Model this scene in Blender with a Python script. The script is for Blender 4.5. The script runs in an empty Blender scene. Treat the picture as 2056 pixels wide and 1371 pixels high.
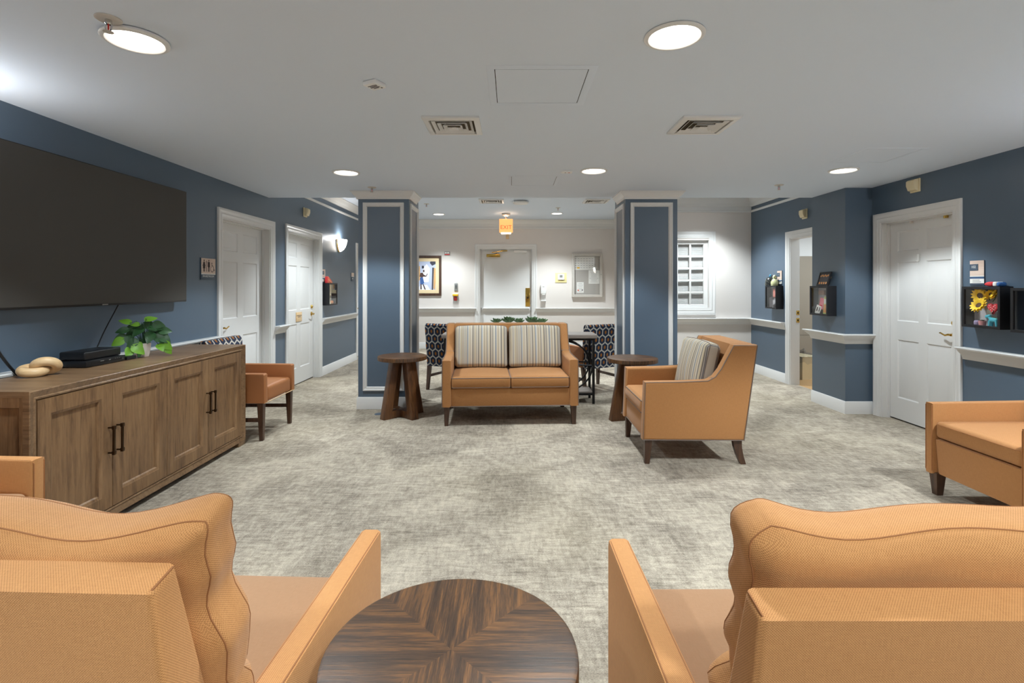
import bpy, bmesh, math, random
from mathutils import Vector, Matrix
from math import sin, cos, pi, radians as R, sqrt

sc = bpy.context.scene
COL = sc.collection
# ------------------------------------------------------------------ camera, world, exposure
HC, HF = 2.44, 2.84                # low ceiling, high ceiling at the back
XL, XR = -2.92, 3.89               # left and right wall faces
YS = 6.15                          # where the low ceiling ends
YW, YB = 8.325, 11.3               # window wall, back wall
cd = bpy.data.cameras.new('camera')
cam = bpy.data.objects.new('camera', cd); COL.objects.link(cam)
cam.location = (0, 0, 1.38); cam.rotation_euler = (pi / 2, 0, 0)
cd.lens = 18.0; cd.sensor_width = 36.0; cd.shift_y = -0.0542; cd.clip_start = 0.02
sc.camera = cam
w = bpy.data.worlds.new('world'); sc.world = w; w.use_nodes = True
w.node_tree.nodes['Background'].inputs[0].default_value = (.8, .85, 1, 1)
w.node_tree.nodes['Background'].inputs[1].default_value = 0.0
vs = sc.view_settings
vs.view_transform = 'Standard'; vs.look = 'None'; vs.gamma = 1; vs.use_curve_mapping = False
vs.exposure = 0.07
DOWN_W, FAR_W = 226.0, 345.0         # watts of a ceiling downlight
LAMP = (.86, .955, 1.0)

# ------------------------------------------------------------------ mesh builder
def lin(c):
    f = lambda v: v / 12.92 if v <= .04045 else ((v + .055) / 1.055) ** 2.4
    return tuple(f(v / 255) for v in c) + (1,)

def Tm(x=0, y=0, z=0, rx=0, ry=0, rz=0, s=None):
    m = Matrix.Translation((x, y, z)) @ Matrix.Rotation(rz, 4, 'Z') @ Matrix.Rotation(ry, 4, 'Y') @ Matrix.Rotation(rx, 4, 'X')
    if s: m = m @ Matrix.Diagonal((s[0], s[1], s[2], 1))
    return m

def offset_poly(poly, d):
    n = len(poly)
    area = sum(poly[i][0] * poly[(i + 1) % n][1] - poly[(i + 1) % n][0] * poly[i][1] for i in range(n))
    sg = 1 if area > 0 else -1
    out = []
    for i in range(n):
        p0, p1, p2 = Vector(poly[i - 1]), Vector(poly[i]), Vector(poly[(i + 1) % n])
        e1, e2 = (p1 - p0).normalized(), (p2 - p1).normalized()
        n1, n2 = Vector((-e1.y, e1.x)) * sg, Vector((-e2.y, e2.x)) * sg
        k = 1 + n1.dot(n2)
        out.append(tuple(p1 + (n1 + n2) * (d / max(k, .3))))
    return out

class MB:
    def __init__(self, T=None):
        self.v, self.f, self.fm = [], [], []
        self.T = T or Matrix()
        self.m = 0
    def add(self, pts, faces):
        b = len(self.v)
        for p in pts: self.v.append(self.T @ Vector(p))
        for f in faces:
            self.f.append([b + i for i in f]); self.fm.append(self.m)
    def rbox(self, c, s, r=0.0, k=2, n=1, puff=(0, 0, 0), fn=None, T=None):
        """rounded box: centre c, size s, corner radius r, k corner steps, n inner steps"""
        h = [s[i] / 2 for i in range(3)]
        nn = n if isinstance(n, (tuple, list)) else (n, n, n)
        smp = []
        for i in range(3):
            if r <= 0:
                t = [-1 + 2 * j / nn[i] for j in range(nn[i] + 1)]
            else:
                inn = max(h[i] - r, 1e-5)
                lo = [-h[i] + (h[i] - inn) * j / k for j in range(k)]
                mid = [-inn + 2 * inn * j / nn[i] for j in range(nn[i] + 1)]
                t = [q / h[i] for q in lo + mid + [-q for q in reversed(lo)]]
            smp.append(t)
        idx, pts = {}, []
        def vert(i, j, l):
            key = (i, j, l)
            if key in idx: return idx[key]
            u = (smp[0][i], smp[1][j], smp[2][l])
            q = Vector([u[a] * h[a] for a in range(3)])
            if r > 0:
                cc = Vector([max(-(h[a] - r), min(h[a] - r, q[a])) for a in range(3)])
                d = q - cc
                if d.length > 1e-9:
                    mx = max(abs(d[a]) for a in range(3))
                    q = cc + d.normalized() * min(r, mx if sum(abs(d[a]) > 1e-7 for a in range(3)) == 1 else r * mx / r)
            for a in range(3):
                o1, o2 = [b for b in range(3) if b != a]
                if puff[a]: q[a] += puff[a] * u[a] * (1 - u[o1] ** 2) * (1 - u[o2] ** 2)
            if fn: q = Vector(fn(q, u))
            if T: q = T @ q
            idx[key] = len(pts); pts.append(q + Vector(c)); return idx[key]
        faces = []
        N = [len(t) - 1 for t in smp]
        for i in range(N[0]):
            for j in range(N[1]):
                for e in (0, N[2]):
                    faces.append([vert(i, j, e), vert(i + 1, j, e), vert(i + 1, j + 1, e), vert(i, j + 1, e)])
        for i in range(N[0]):
            for l in range(N[2]):
                for e in (0, N[1]):
                    faces.append([vert(i, e, l), vert(i + 1, e, l), vert(i + 1, e, l + 1), vert(i, e, l + 1)])
        for j in range(N[1]):
            for l in range(N[2]):
                for e in (0, N[0]):
                    faces.append([vert(e, j, l), vert(e, j + 1, l), vert(e, j + 1, l + 1), vert(e, j, l + 1)])
        self.grid = (len(self.v), idx, N); self.add(pts, faces); return self
    def ring(self, axis, j, grow=0.0):
        """points of the last rounded box that lie round it at step j of the given axis"""
        b, idx, N = self.grid; o1, o2 = [a for a in range(3) if a != axis]; j = j % (N[axis] + 1)
        loop = [(i, 0) for i in range(N[o1])] + [(N[o1], l) for l in range(N[o2])] + [(i, N[o2]) for i in range(N[o1], 0, -1)] + [(0, l) for l in range(N[o2], 0, -1)]
        out = []
        for p, q in loop:
            k = [0, 0, 0]; k[axis] = j; k[o1] = p; k[o2] = q
            out.append(self.v[b + idx[tuple(k)]])
        if grow:
            c = sum(out, Vector()) / len(out); out = [p + (p - c).normalized() * grow for p in out]
        return out
    def box(self, x0, x1, y0, y1, z0, z1, r=0.0, k=1):
        return self.rbox(((x0 + x1) / 2, (y0 + y1) / 2, (z0 + z1) / 2), (abs(x1 - x0), abs(y1 - y0), abs(z1 - z0)), r, k)
    def taper(self, c0, s0, c1, s1):
        """square post from centre c0 (half size s0) to c1 (half size s1)"""
        p = []
        for c, s in ((c0, s0), (c1, s1)):
            s = s if isinstance(s, tuple) else (s, s)
            p += [(c[0] + a * s[0], c[1] + b * s[1], c[2]) for a, b in ((-1, -1), (1, -1), (1, 1), (-1, 1))]
        self.add(p, [[0, 1, 2, 3], [4, 5, 6, 7]] + [[i, (i + 1) % 4, 4 + (i + 1) % 4, 4 + i] for i in range(4)]); return self
    def lathe(self, prof, seg=24, c=(0, 0, 0), caps=True, arc=2 * pi, a0=0):
        pts, faces = [], []
        full = abs(arc - 2 * pi) < 1e-6
        m = seg if full else seg + 1
        for r, z in prof:
            for i in range(m):
                a = a0 + arc * i / seg
                pts.append((c[0] + r * cos(a), c[1] + r * sin(a), c[2] + z))
        for k in range(len(prof) - 1):
            for i in range(seg):
                j = (i + 1) % m
                faces.append([k * m + i, k * m + j, (k + 1) * m + j, (k + 1) * m + i])
        if caps and full:
            faces.append(list(range(m))); faces.append([(len(prof) - 1) * m + i for i in range(m)])
        self.add(pts, faces); return self
    def tube(self, path, r=.01, seg=8, closed=False, caps=True, flat=1.0):
        P = [Vector(p) for p in path]; n = len(P)
        rs = r if isinstance(r, (list, tuple)) else [r] * n
        tg = []
        for i in range(n):
            a = P[(i - 1) % n] if (closed or i) else P[0]
            b = P[(i + 1) % n] if (closed or i < n - 1) else P[-1]
            t = (b - a); tg.append(t.normalized() if t.length > 1e-9 else Vector((0, 0, 1)))
        up = Vector((0, 0, 1)) if abs(tg[0].z) < .9 else Vector((1, 0, 0))
        x = tg[0].cross(up).normalized(); pts, faces = [], []
        for i in range(n):
            x = (x - tg[i] * x.dot(tg[i])).normalized(); y = tg[i].cross(x)
            for k in range(seg):
                a = 2 * pi * k / seg
                pts.append(P[i] + x * cos(a) * rs[i] + y * sin(a) * rs[i] * flat)
        for i in range(n if closed else n - 1):
            j = (i + 1) % n
            for k in range(seg):
                l = (k + 1) % seg
                faces.append([i * seg + k, i * seg + l, j * seg + l, j * seg + k])
        if caps and not closed:
            faces.append(list(range(seg))); faces.append([(n - 1) * seg + k for k in range(seg)])
        self.add(pts, faces); return self
    def prism(self, poly, x0, x1, r=0.0, axis='x', k=2):
        """polygon in (y,z) [axis x], (x,z) [axis y] or (x,y) [axis z], extruded, edges rounded by r"""
        mp = {'x': lambda e, a, b: (e, a, b), 'y': lambda e, a, b: (a, e, b), 'z': lambda e, a, b: (a, b, e)}[axis]
        rings = []
        if r > 0:
            st = [(r * (1 - cos(t * pi / 2 / k)), r * (1 - sin(t * pi / 2 / k))) for t in range(k + 1)]
            for e, ins in st: rings.append((x0 + e, offset_poly(poly, ins)))
            for e, ins in reversed(st): rings.append((x1 - e, offset_poly(poly, ins)))
        else:
            rings = [(x0, poly), (x1, poly)]
        n = len(poly); pts = []
        for e, pl in rings:
            pts += [mp(e, a, b) for a, b in pl]
        faces = [list(range(n)), [(len(rings) - 1) * n + i for i in range(n)]]
        for q in range(len(rings) - 1):
            for i in range(n):
                j = (i + 1) % n
                faces.append([q * n + i, q * n + j, (q + 1) * n + j, (q + 1) * n + i])
        self.add(pts, faces); return self
    def mold(self, path, prof, closed=False, ret=(0, 0)):
        """moulding: profile (p out, z) swept along an xy path; out is to the left of travel. ret: 1 = end flares out, -1 = inner mitre, 0 = square"""
        P = [Vector(p) for p in path]; n = len(P); pts = []
        for i in range(n):
            d0 = (P[i] - P[i - 1]).normalized() if (i or closed) else None
            d1 = (P[(i + 1) % n] - P[i]).normalized() if (i < n - 1 or closed) else None
            if d0 is None: off = Vector((-d1.y, d1.x)) - d1 * ret[0]
            elif d1 is None: off = Vector((-d0.y, d0.x)) + d0 * ret[1]
            else:
                n0, n1 = Vector((-d0.y, d0.x)), Vector((-d1.y, d1.x)); off = (n0 + n1) / (1 + n0.dot(n1))
            for p, z in prof: pts.append((P[i].x + off.x * p, P[i].y + off.y * p, z))
        m = len(prof); faces = []
        for i in range(n if closed else n - 1):
            j = (i + 1) % n
            for k in range(m): faces.append([i * m + k, i * m + (k + 1) % m, j * m + (k + 1) % m, j * m + k])
        if not closed:
            faces.append(list(range(m))); faces.append([(n - 1) * m + k for k in range(m)])
        self.add(pts, faces); return self
    def frame(self, a0, b0, a1, b1, prof, open_bottom=False, cap=False, F=None, mats=None):
        """mitred frame on a face: profile (inset, out); F maps (a, b, out) to xyz, default a face looking to -y"""
        F = F or (lambda a, b, o: (a, -o, b))
        pts, faces = [], []
        for ins, out in prof:
            bb = b0 if open_bottom else b0 + ins
            pts += [F(a0 + ins, bb, out), F(a0 + ins, b1 - ins, out), F(a1 - ins, b1 - ins, out), F(a1 - ins, bb, out)]
        for k in range(len(prof) - 1):
            for s in range(3 if open_bottom else 4):
                t = (s + 1) % 4
                faces.append([k * 4 + s, k * 4 + t, k * 4 + 4 + t, k * 4 + 4 + s])
        if cap: faces.append([len(pts) - 4 + i for i in range(4)])
        self.add(pts, faces); return self
    def panels(self, xs, zs, cells, prof, out, F=None):
        """flat face split at xs, zs; the listed cells become moulded panels"""
        F = F or (lambda a, b, o: (a, -o, b))
        for i in range(len(xs) - 1):
            for j in range(len(zs) - 1):
                if (i, j) in cells:
                    self.frame(xs[i], zs[j], xs[i + 1], zs[j + 1], [(p, out + o) for p, o in prof], cap=True, F=F)
                else:
                    self.add([F(xs[i], zs[j], out), F(xs[i + 1], zs[j], out), F(xs[i + 1], zs[j + 1], out), F(xs[i], zs[j + 1], out)], [[0, 1, 2, 3]])
        return self
    def text(self, s, size, a, b, out, thick=.001, F=None, align='CENTER'):
        F = F or (lambda x, z, o: (x, -o, z))
        cu = bpy.data.curves.new('t', 'FONT'); cu.body = s; cu.size = size; cu.align_x = align; cu.align_y = 'CENTER'
        cu.resolution_u = 3
        ob = bpy.data.objects.new('t', cu)
        me = bpy.data.meshes.new_from_object(ob)
        n = len(me.vertices)
        self.add([F(a + v.co.x, b + v.co.y, out) for v in me.vertices], [list(p.vertices) for p in me.polygons])
        bpy.data.objects.remove(ob); bpy.data.curves.remove(cu); bpy.data.meshes.remove(me); return self
    def poly(self, pts2, a, b, out, F=None, s=1.0):
        F = F or (lambda x, z, o: (x, -o, z))
        self.add([F(a + p[0] * s, b + p[1] * s, out) for p in pts2], [list(range(len(pts2)))]); return self
    def disc(self, a, b, r, out, n=16, ry=None, F=None):
        return self.poly([(r * cos(2 * pi * i / n), (ry or r) * sin(2 * pi * i / n)) for i in range(n)], a, b, out, F)
    def quad(self, a0, b0, a1, b1, out, F=None):
        return self.poly([(a0, b0), (a1, b0), (a1, b1), (a0, b1)], 0, 0, out, F)
    def build(self, name, mats, parent=None, sharp=35, recalc=True):
        me = bpy.data.meshes.new(name)
        bm = bmesh.new()
        vs_ = [bm.verts.new(p) for p in self.v]
        for f, mi in zip(self.f, self.fm):
            try:
                fc = bm.faces.new([vs_[i] for i in f]); fc.material_index = mi
            except ValueError: pass
        if recalc: bmesh.ops.recalc_face_normals(bm, faces=bm.faces)
        uv = bm.loops.layers.uv.new('UVMap')
        for f in bm.faces:
            f.normal_update(); nx, ny, nz = (abs(q) for q in f.normal)
            for l in f.loops:
                c = l.vert.co
                l[uv].uv = (c.x, c.y) if nz >= nx and nz >= ny else ((c.y, c.z) if nx >= ny else (c.x, c.z))
        bm.to_mesh(me); bm.free()
        for p in me.polygons: p.use_smooth = True
        me.set_sharp_from_angle(angle=R(sharp))
        for m in (mats if isinstance(mats, (list, tuple)) else [mats]): me.materials.append(m)
        o = bpy.data.objects.new(name, me); COL.objects.link(o)
        if parent is not None: o.parent = parent
        return o

def tag(o, label, cat, group=None, kind=None):
    o['label'] = label; o['category'] = cat
    if group: o['group'] = group
    if kind: o['kind'] = kind
    return o
def thing(name, label, cat, loc=(0, 0, 0), rz=0, group=None, kind=None, rx=0, ry=0):
    o = bpy.data.objects.new(name, None); COL.objects.link(o)
    o.empty_display_size = .1
    o.location = loc; o.rotation_euler = (rx, ry, rz)
    return tag(o, label, cat, group, kind)
def single(name, mb, mats, label, cat, loc=(0, 0, 0), rz=0, group=None, kind=None, rx=0, ry=0, sharp=35):
    o = mb.build(name, mats, None, sharp); o.location = loc; o.rotation_euler = (rx, ry, rz)
    return tag(o, label, cat, group, kind)
def dup(root, loc, rz=None, label=None, group=None):
    r = root.copy(); COL.objects.link(r); r.location = loc
    if rz is not None: r.rotation_euler = (r.rotation_euler[0], r.rotation_euler[1], rz)
    if label: r['label'] = label
    if group: r['group'] = group
    for ch in list(root.children):
        c = ch.copy(); COL.objects.link(c); c.parent = r
        for g in list(ch.children):
            d = g.copy(); COL.objects.link(d); d.parent = c
    return r

# ------------------------------------------------------------------ materials
class S:
    def __init__(s, t, o): s.t, s.o = t, o
    def _m(s, op, *a):
        n = s.t.nodes.new('ShaderNodeMath'); n.operation = op
        for i, x in enumerate((s,) + a):
            if isinstance(x, S): s.t.links.new(x.o, n.inputs[i])
            else: n.inputs[i].default_value = x
        return S(s.t, n.outputs[0])
    def __add__(s, x): return s._m('ADD', x)
    def __sub__(s, x): return s._m('SUBTRACT', x)
    def __mul__(s, x): return s._m('MULTIPLY', x)
    def __truediv__(s, x): return s._m('DIVIDE', x)
    def sin(s): return s._m('SINE')
    def fract(s): return s._m('FRACT')
    def abs(s): return s._m('ABSOLUTE')
    def max(s, x): return s._m('MAXIMUM', x)
    def min(s, x): return s._m('MINIMUM', x)
    def gt(s, x): return s._m('GREATER_THAN', x)
    def lt(s, x): return s._m('LESS_THAN', x)
    def pow(s, x): return s._m('POWER', x)
    def sqrt(s): return s._m('SQRT')
    def smooth(s, a, b):
        n = s.t.nodes.new('ShaderNodeMapRange'); n.interpolation_type = 'SMOOTHSTEP'
        s.t.links.new(s.o, n.inputs[0]); n.inputs[1].default_value = a; n.inputs[2].default_value = b
        return S(s.t, n.outputs[0])

class Mat:
    def __init__(s, name, col=(200, 200, 200), rough=.5, metal=0, spec=.5, coat=0, emit=None, es=0):
        s.m = bpy.data.materials.new(name); s.m.use_nodes = True; s.t = s.m.node_tree
        s.b = s.t.nodes['Principled BSDF']
        s.b.inputs['Base Color'].default_value = lin(col); s.b.inputs['Roughness'].default_value = rough
        s.b.inputs['Metallic'].default_value = metal; s.b.inputs['Specular IOR Level'].default_value = spec
        s.b.inputs['Coat Weight'].default_value = coat
        if emit: s.b.inputs['Emission Color'].default_value = lin(emit); s.b.inputs['Emission Strength'].default_value = es
        s.m.diffuse_color = lin(col)
    def node(s, k): return s.t.nodes.new('ShaderNode' + k)
    def coord(s, kind='Object'):
        n = s.node('TexCoord'); return n.outputs[kind]
    def xyz(s, vec):
        n = s.node('SeparateXYZ'); s.t.links.new(vec, n.inputs[0]); return [S(s.t, o) for o in n.outputs]
    def comb(s, x, y, z=0):
        n = s.node('CombineXYZ')
        for i, q in enumerate((x, y, z)):
            if isinstance(q, S): s.t.links.new(q.o, n.inputs[i])
            else: n.inputs[i].default_value = q
        return n.outputs[0]
    def scale(s, vec, sx, sy, sz):
        n = s.node('Mapping'); s.t.links.new(vec, n.inputs[0]); n.inputs['Scale'].default_value = (sx, sy, sz); return n.outputs[0]
    def noise(s, vec, scale=5, detail=4, rough=.55, dist=0):
        n = s.node('TexNoise'); s.t.links.new(vec, n.inputs['Vector'])
        n.inputs['Scale'].default_value = scale; n.inputs['Detail'].default_value = detail
        n.inputs['Roughness'].default_value = rough; n.inputs['Distortion'].default_value = dist
        return S(s.t, n.outputs[0])
    def ramp(s, fac, stops, interp='LINEAR'):
        n = s.node('ValToRGB'); s.t.links.new(fac.o, n.inputs[0]); r = n.color_ramp; r.interpolation = interp
        while len(r.elements) > 1: r.elements.remove(r.elements[-1])
        r.elements[0].position = stops[0][0]; r.elements[0].color = lin(stops[0][1])
        for p, c in stops[1:]:
            e = r.elements.new(p); e.color = lin(c)
        return n.outputs[0]
    def mix(s, fac, a, b, mode='MIX'):
        n = s.node('Mix'); n.data_type = 'RGBA'; n.blend_type = mode
        for sock, val in ((n.inputs[0], fac), (n.inputs[6], a), (n.inputs[7], b)):
            if isinstance(val, S): s.t.links.new(val.o, sock)
            elif isinstance(val, (int, float)): sock.default_value = val
            elif isinstance(val, tuple): sock.default_value = lin(val)
            else: s.t.links.new(val, sock)
        return n.outputs[2]
    def color(s, c): s.t.links.new(c, s.b.inputs['Base Color']); return s
    def rough(s, f): s.t.links.new(f.o, s.b.inputs['Roughness']); return s
    def bump(s, h, strength=.2, dist=.01):
        n = s.node('Bump'); n.inputs['Strength'].default_value = strength; n.inputs['Distance'].default_value = dist
        s.t.links.new(h.o, n.inputs['Height']); s.t.links.new(n.outputs[0], s.b.inputs['Normal']); return s

def paint(name, col, rough=.45, bump=.06, spec=.4):
    m = Mat(name, col, rough, spec=spec)
    m.bump(m.noise(m.coord(), 260, 2), bump, .002); return m.m

def carpet_mat():
    m = Mat('carpet_weave', (160, 154, 144), .95, spec=.15)
    o = m.coord()
    st = m.noise(m.scale(o, 9, 42, 1), 1.0, 8, .72, .8)
    st2 = m.noise(m.scale(o, 40, 10, 1), 1.0, 7, .70, .5)
    big = m.noise(o, 1.6, 7, .66, .8)
    fine = m.noise(m.scale(o, 140, 330, 1), 1.0, 4, .8)
    f = st * .31 + st2 * .22 + big * .33 + fine * .46
    c = m.ramp(f, [(.50, (84, 76, 69)), (.598, (129, 119, 107)), (.665, (163, 152, 137)), (.735, (193, 181, 163)), (.87, (212, 200, 182))])
    tint = m.noise(o, .5, 3, .5).smooth(.42, .68)
    c = m.mix(tint * .2, c, m.mix(.5, c, (176, 160, 116)))
    m.color(c); m.bump(fine + m.noise(o, 420, 2), .5, .006)
    return m.m

def wood_mat(name, dark, mid, light, axis='z', scale=1.0, rough=.42, coat=.15, knots=0.0, quarter=False):
    m = Mat(name, mid, rough, coat=coat)
    m.b.inputs['Coat Roughness'].default_value = .25
    o = m.coord()
    if quarter:                                             # four veneer quarters, grain runs to the centre
        x, y, z = m.xyz(o)
        sw = x.abs().gt(y.abs())
        inv = S(m.t, sw.o) * -1 + 1
        u = x * sw + y * inv; v = y * sw + x * inv + sw * (x.gt(0) * 1.9 + 3.7) + inv * (y.gt(0) * .77)
        o = m.comb(u, v, z); k = (4.5, 84, 10)
    else:
        k = {'x': (3.2, 38, 38), 'y': (38, 3.2, 38), 'z': (38, 38, 3.2)}[axis]
    g = m.noise(m.scale(o, *[q * scale for q in k]), 1.0, 6, .62, .5)
    g2 = m.noise(m.scale(o, *[q * scale * 3.2 for q in k]), 1.0, 3, .7)
    bg = m.noise(m.scale(o, *[q * scale * .16 for q in k]), 1.0, 3, .5, 1.2)
    f = g * .40 + g2 * .50 + bg * .32 if quarter else g * .55 + g2 * .30 + bg * .35
    if knots:
        ring = (m.noise(m.scale(o, *[q * scale * .09 for q in k]), 1.0, 2, .4, .6) * 60).sin() * .5 + .5
        f = f + (ring - .5) * knots
    m.color(m.ramp(f, [(.42, dark), (.58, mid), (.78, light)]))
    m.bump(g2 + g, .18, .002)
    return m.m

def fabric_mat(name, lo, hi, period=.004, amt=.35, rough=.8, bump=.35, fine=.12):
    m = Mat(name, hi, rough, spec=.25)
    m.b.inputs['Sheen Weight'].default_value = .12
    u, v, _ = m.xyz(m.coord('UV'))
    k = 2 * pi / period
    wv = (u * (k * .78)).sin() * (v * (k * .78)).sin() * .5 + .5
    slub = m.noise(m.scale(m.coord('UV'), 40, 900, 1), 1, 2) * .5 + m.noise(m.scale(m.coord('UV'), 900, 40, 1), 1, 2) * .5
    f = wv * amt + slub * (1 - amt)
    m.color(m.ramp(f, [(.30, lo), (.62, hi)]))
    m.bump(wv + slub * fine, bump, period * .35)
    return m.m

def hex_mat(name, wx=.088, wy=.18):
    m = Mat(name, (45, 54, 76), .8, spec=.2)
    u, v, _ = m.xyz(m.coord('UV'))
    X, Y = u / wx, v / wy
    best = None
    def local(ox, oy):
        x = (X + ox).fract() - .5; y = ((Y + oy).fract() - .5) * 1.7320508
        return x, y, x.abs().max(x.abs() * .5 + y.abs() * .8660254)
    xa, ya, da = local(0, 0); xb, yb, db = local(.5, .5)
    d = da.min(db)
    ea = (xa * xa * 1.3 + ya * ya * .75).sqrt(); eb = (xb * xb * 1.3 + yb * yb * .75).sqrt()
    e = ea.min(eb)
    nz = m.noise(m.scale(m.coord('UV'), 700, 700, 1), 1, 2)
    blue = m.ramp(nz, [(.35, (30, 36, 52)), (.65, (52, 62, 84))])
    org = m.ramp(nz, [(.35, (140, 84, 34)), (.65, (176, 112, 50))])
    crm = m.ramp(nz, [(.35, (176, 170, 160)), (.65, (212, 206, 196))])
    c = m.mix(e.lt(.17), blue, org)
    c = m.mix(d.gt(.425), c, crm)
    m.color(c); m.bump(nz, .2, .001)
    return m.m

def stripe_mat(name):
    m = Mat(name, (200, 190, 170), .85, spec=.2)
    x, y, z = m.xyz(m.coord('Object'))
    n1 = m.noise(m.comb(x * 75, 0, 0), 1, 2, .8)
    c = m.ramp((x * 6.6 + n1 * .35 + .3).fract(), [(0, (200, 188, 164)), (.11, (122, 118, 118)), (.15, (190, 181, 166)), (.27, (160, 154, 146)), (.35, (206, 196, 174)),
        (.46, (132, 130, 132)), (.5, (172, 176, 180)), (.58, (200, 189, 168)), (.7, (156, 146, 134)), (.74, (206, 196, 176)), (.86, (118, 115, 118)), (.9, (184, 176, 162))], 'CONSTANT')
    c2 = m.ramp((x * 16.1).fract(), [(0, (255, 255, 255)), (.45, (212, 208, 206)), (.6, (255, 252, 246)), (.85, (226, 220, 214))], 'CONSTANT')
    c = m.mix(1.0, c, c2, 'MULTIPLY')
    m.color(c); m.bump(m.noise(m.coord('Object'), 900, 2), .2, .001)
    return m.m

def glass_mat(name, tint=(255, 255, 255), base=.085):
    m = bpy.data.materials.new(name); m.use_nodes = True; t = m.node_tree; t.nodes.clear()
    out = t.nodes.new('ShaderNodeOutputMaterial'); mx = t.nodes.new('ShaderNodeMixShader')
    tr = t.nodes.new('ShaderNodeBsdfTransparent'); gl = t.nodes.new('ShaderNodeBsdfGlossy')
    lw = t.nodes.new('ShaderNodeLayerWeight'); lw.inputs[0].default_value = .5
    f = S(t, lw.outputs['Facing']).pow(4) * .7 + base
    tr.inputs[0].default_value = lin(tint); gl.inputs['Roughness'].default_value = .02
    t.links.new(f.o, mx.inputs[0])
    t.links.new(tr.outputs[0], mx.inputs[1]); t.links.new(gl.outputs[0], mx.inputs[2]); t.links.new(mx.outputs[0], out.inputs[0])
    return m

def pl(name, col, rough=.5, metal=0, spec=.5, coat=0, emit=None, es=0):
    return Mat(name, col, rough, metal, spec, coat, emit, es).m

M = dict(
    carpet=carpet_mat(),
    blue=paint('blue_wall_paint', (82, 99, 116), .36, .05, .65),
    cream=paint('cream_wall_paint', (222, 215, 209), .6),
    white=paint('white_trim_paint', (224, 223, 221), .35, .02),
    ceil=paint('ceiling_paint', (219, 229, 242), .8, .1, .2),
    taupe=paint('taupe_panel', (150, 140, 126), .5),
    tan=paint('tan_floor_vinyl', (176, 140, 98), .4),
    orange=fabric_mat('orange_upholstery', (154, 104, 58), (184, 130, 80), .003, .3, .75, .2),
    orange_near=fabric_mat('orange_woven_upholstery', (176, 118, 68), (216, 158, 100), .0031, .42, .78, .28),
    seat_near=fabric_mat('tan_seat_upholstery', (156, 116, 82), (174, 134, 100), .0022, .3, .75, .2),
    leather=pl('orange_vinyl', (170, 110, 66), .5),
    hexa=hex_mat('blue_hexagon_fabric', .096, .196),
    stripe=stripe_mat('striped_fabric'),
    piping=pl('taupe_piping', (122, 106, 96), .6),
    thread=pl('seam_thread', (164, 108, 64), .8),
    legwood=wood_mat('dark_leg_wood', (44, 28, 20), (70, 46, 32), (96, 66, 46), 'z', 1, .4),
    tablewood=wood_mat('walnut_table_wood', (44, 26, 14), (86, 54, 30), (124, 82, 44), 'z', .8, .4),
    tabletop=wood_mat('walnut_quartered_veneer', (40, 27, 18), (74, 51, 33), (132, 88, 47), 'x', 1.0, .46, .0, .08, quarter=True),
    oak=wood_mat('weathered_oak_upright', (82, 58, 37), (127, 95, 64), (154, 120, 84), 'z', 1.1, .5),
    oak_h=wood_mat('weathered_oak_lengthwise', (86, 62, 42), (126, 97, 69), (152, 122, 90), 'y', 1.1, .42),
    grayoak=wood_mat('grey_table_wood', (98, 90, 84), (128, 118, 110), (150, 140, 132), 'x', 1, .5),
    knot=wood_mat('pale_carved_wood', (196, 158, 110), (218, 184, 138), (232, 202, 160), 'x', .6, .45),
    black=pl('black_plastic', (16, 17, 20), .35),
    blackm=pl('black_metal', (24, 24, 26), .45, .4),
    boxblack=pl('black_box_wood', (22, 22, 26), .5),
    screen=pl('tv_screen', (74, 71, 67), .5, spec=.25),
    brass=pl('polished_brass', (206, 168, 84), .22, 1),
    bronze=pl('aged_bronze', (74, 56, 38), .35, .9),
    chrome=pl('chrome', (210, 210, 210), .15, 1),
    beige=pl('beige_plastic', (226, 210, 172), .5),
    wplastic=pl('white_plastic', (234, 233, 230), .35),
    gplastic=pl('grey_plastic', (140, 140, 136), .5),
    dark=pl('dark_void', (20, 18, 16), .9),
    ventdark=pl('brown_vent_throat', (92, 82, 66), .9),  # ventdark: flat brown behind the louvres
    lens=pl('lamp_lens', (255, 250, 240), .5, emit=(255, 246, 232), es=9),
    shade=pl('frosted_lamp_glass', (255, 250, 240), .5, emit=(255, 248, 238), es=11),
    exit_o=pl('lit_exit_face', (240, 180, 110), .5, emit=(255, 176, 104), es=1.0),
    exit_r=pl('exit_letters', (210, 60, 30), .5, emit=(255, 84, 44), es=1.0),
    exit_w=pl('exit_lamp', (255, 240, 220), .5, emit=(255, 238, 210), es=6),
    signwood=wood_mat('pale_sign_wood', (196, 168, 152), (214, 190, 174), (228, 208, 194), 'x', 1.2, .5),
    signblue=pl('slate_blue_plastic', (70, 84, 100), .45),
    signnavy=pl('navy_stripe', (60, 88, 124), .5),
    paper=pl('white_paper', (236, 234, 228), .7),
    ink=pl('dark_ink', (58, 44, 44), .7),
    grey_ink=pl('grey_ink', (168, 166, 164), .7),
    red=pl('red_plastic', (200, 44, 30), .4),
    yellow=pl('yellow_plastic', (240, 186, 30), .4),
    cork=pl('grey_pin_cloth', (178, 172, 164), .9),
    alum=pl('pale_frame_metal', (206, 200, 192), .4, .2),
    leafa=pl('bright_green_leaf', (120, 176, 50), .4),
    leafb=pl('deep_green_leaf', (50, 92, 50), .4),
    succ=pl('succulent_leaf', (92, 122, 84), .55),
    pot=pl('white_ceramic', (236, 228, 220), .35),
    glass=glass_mat('clear_pane'),
    bag=glass_mat('clear_bag_film', (235, 235, 235)),
)

# ------------------------------------------------------------------ room shell
def structure(name, mb, mats, label, cat, sharp=35):
    return tag(mb.build(name, mats, None, sharp), label, cat, None, 'structure')

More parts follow.
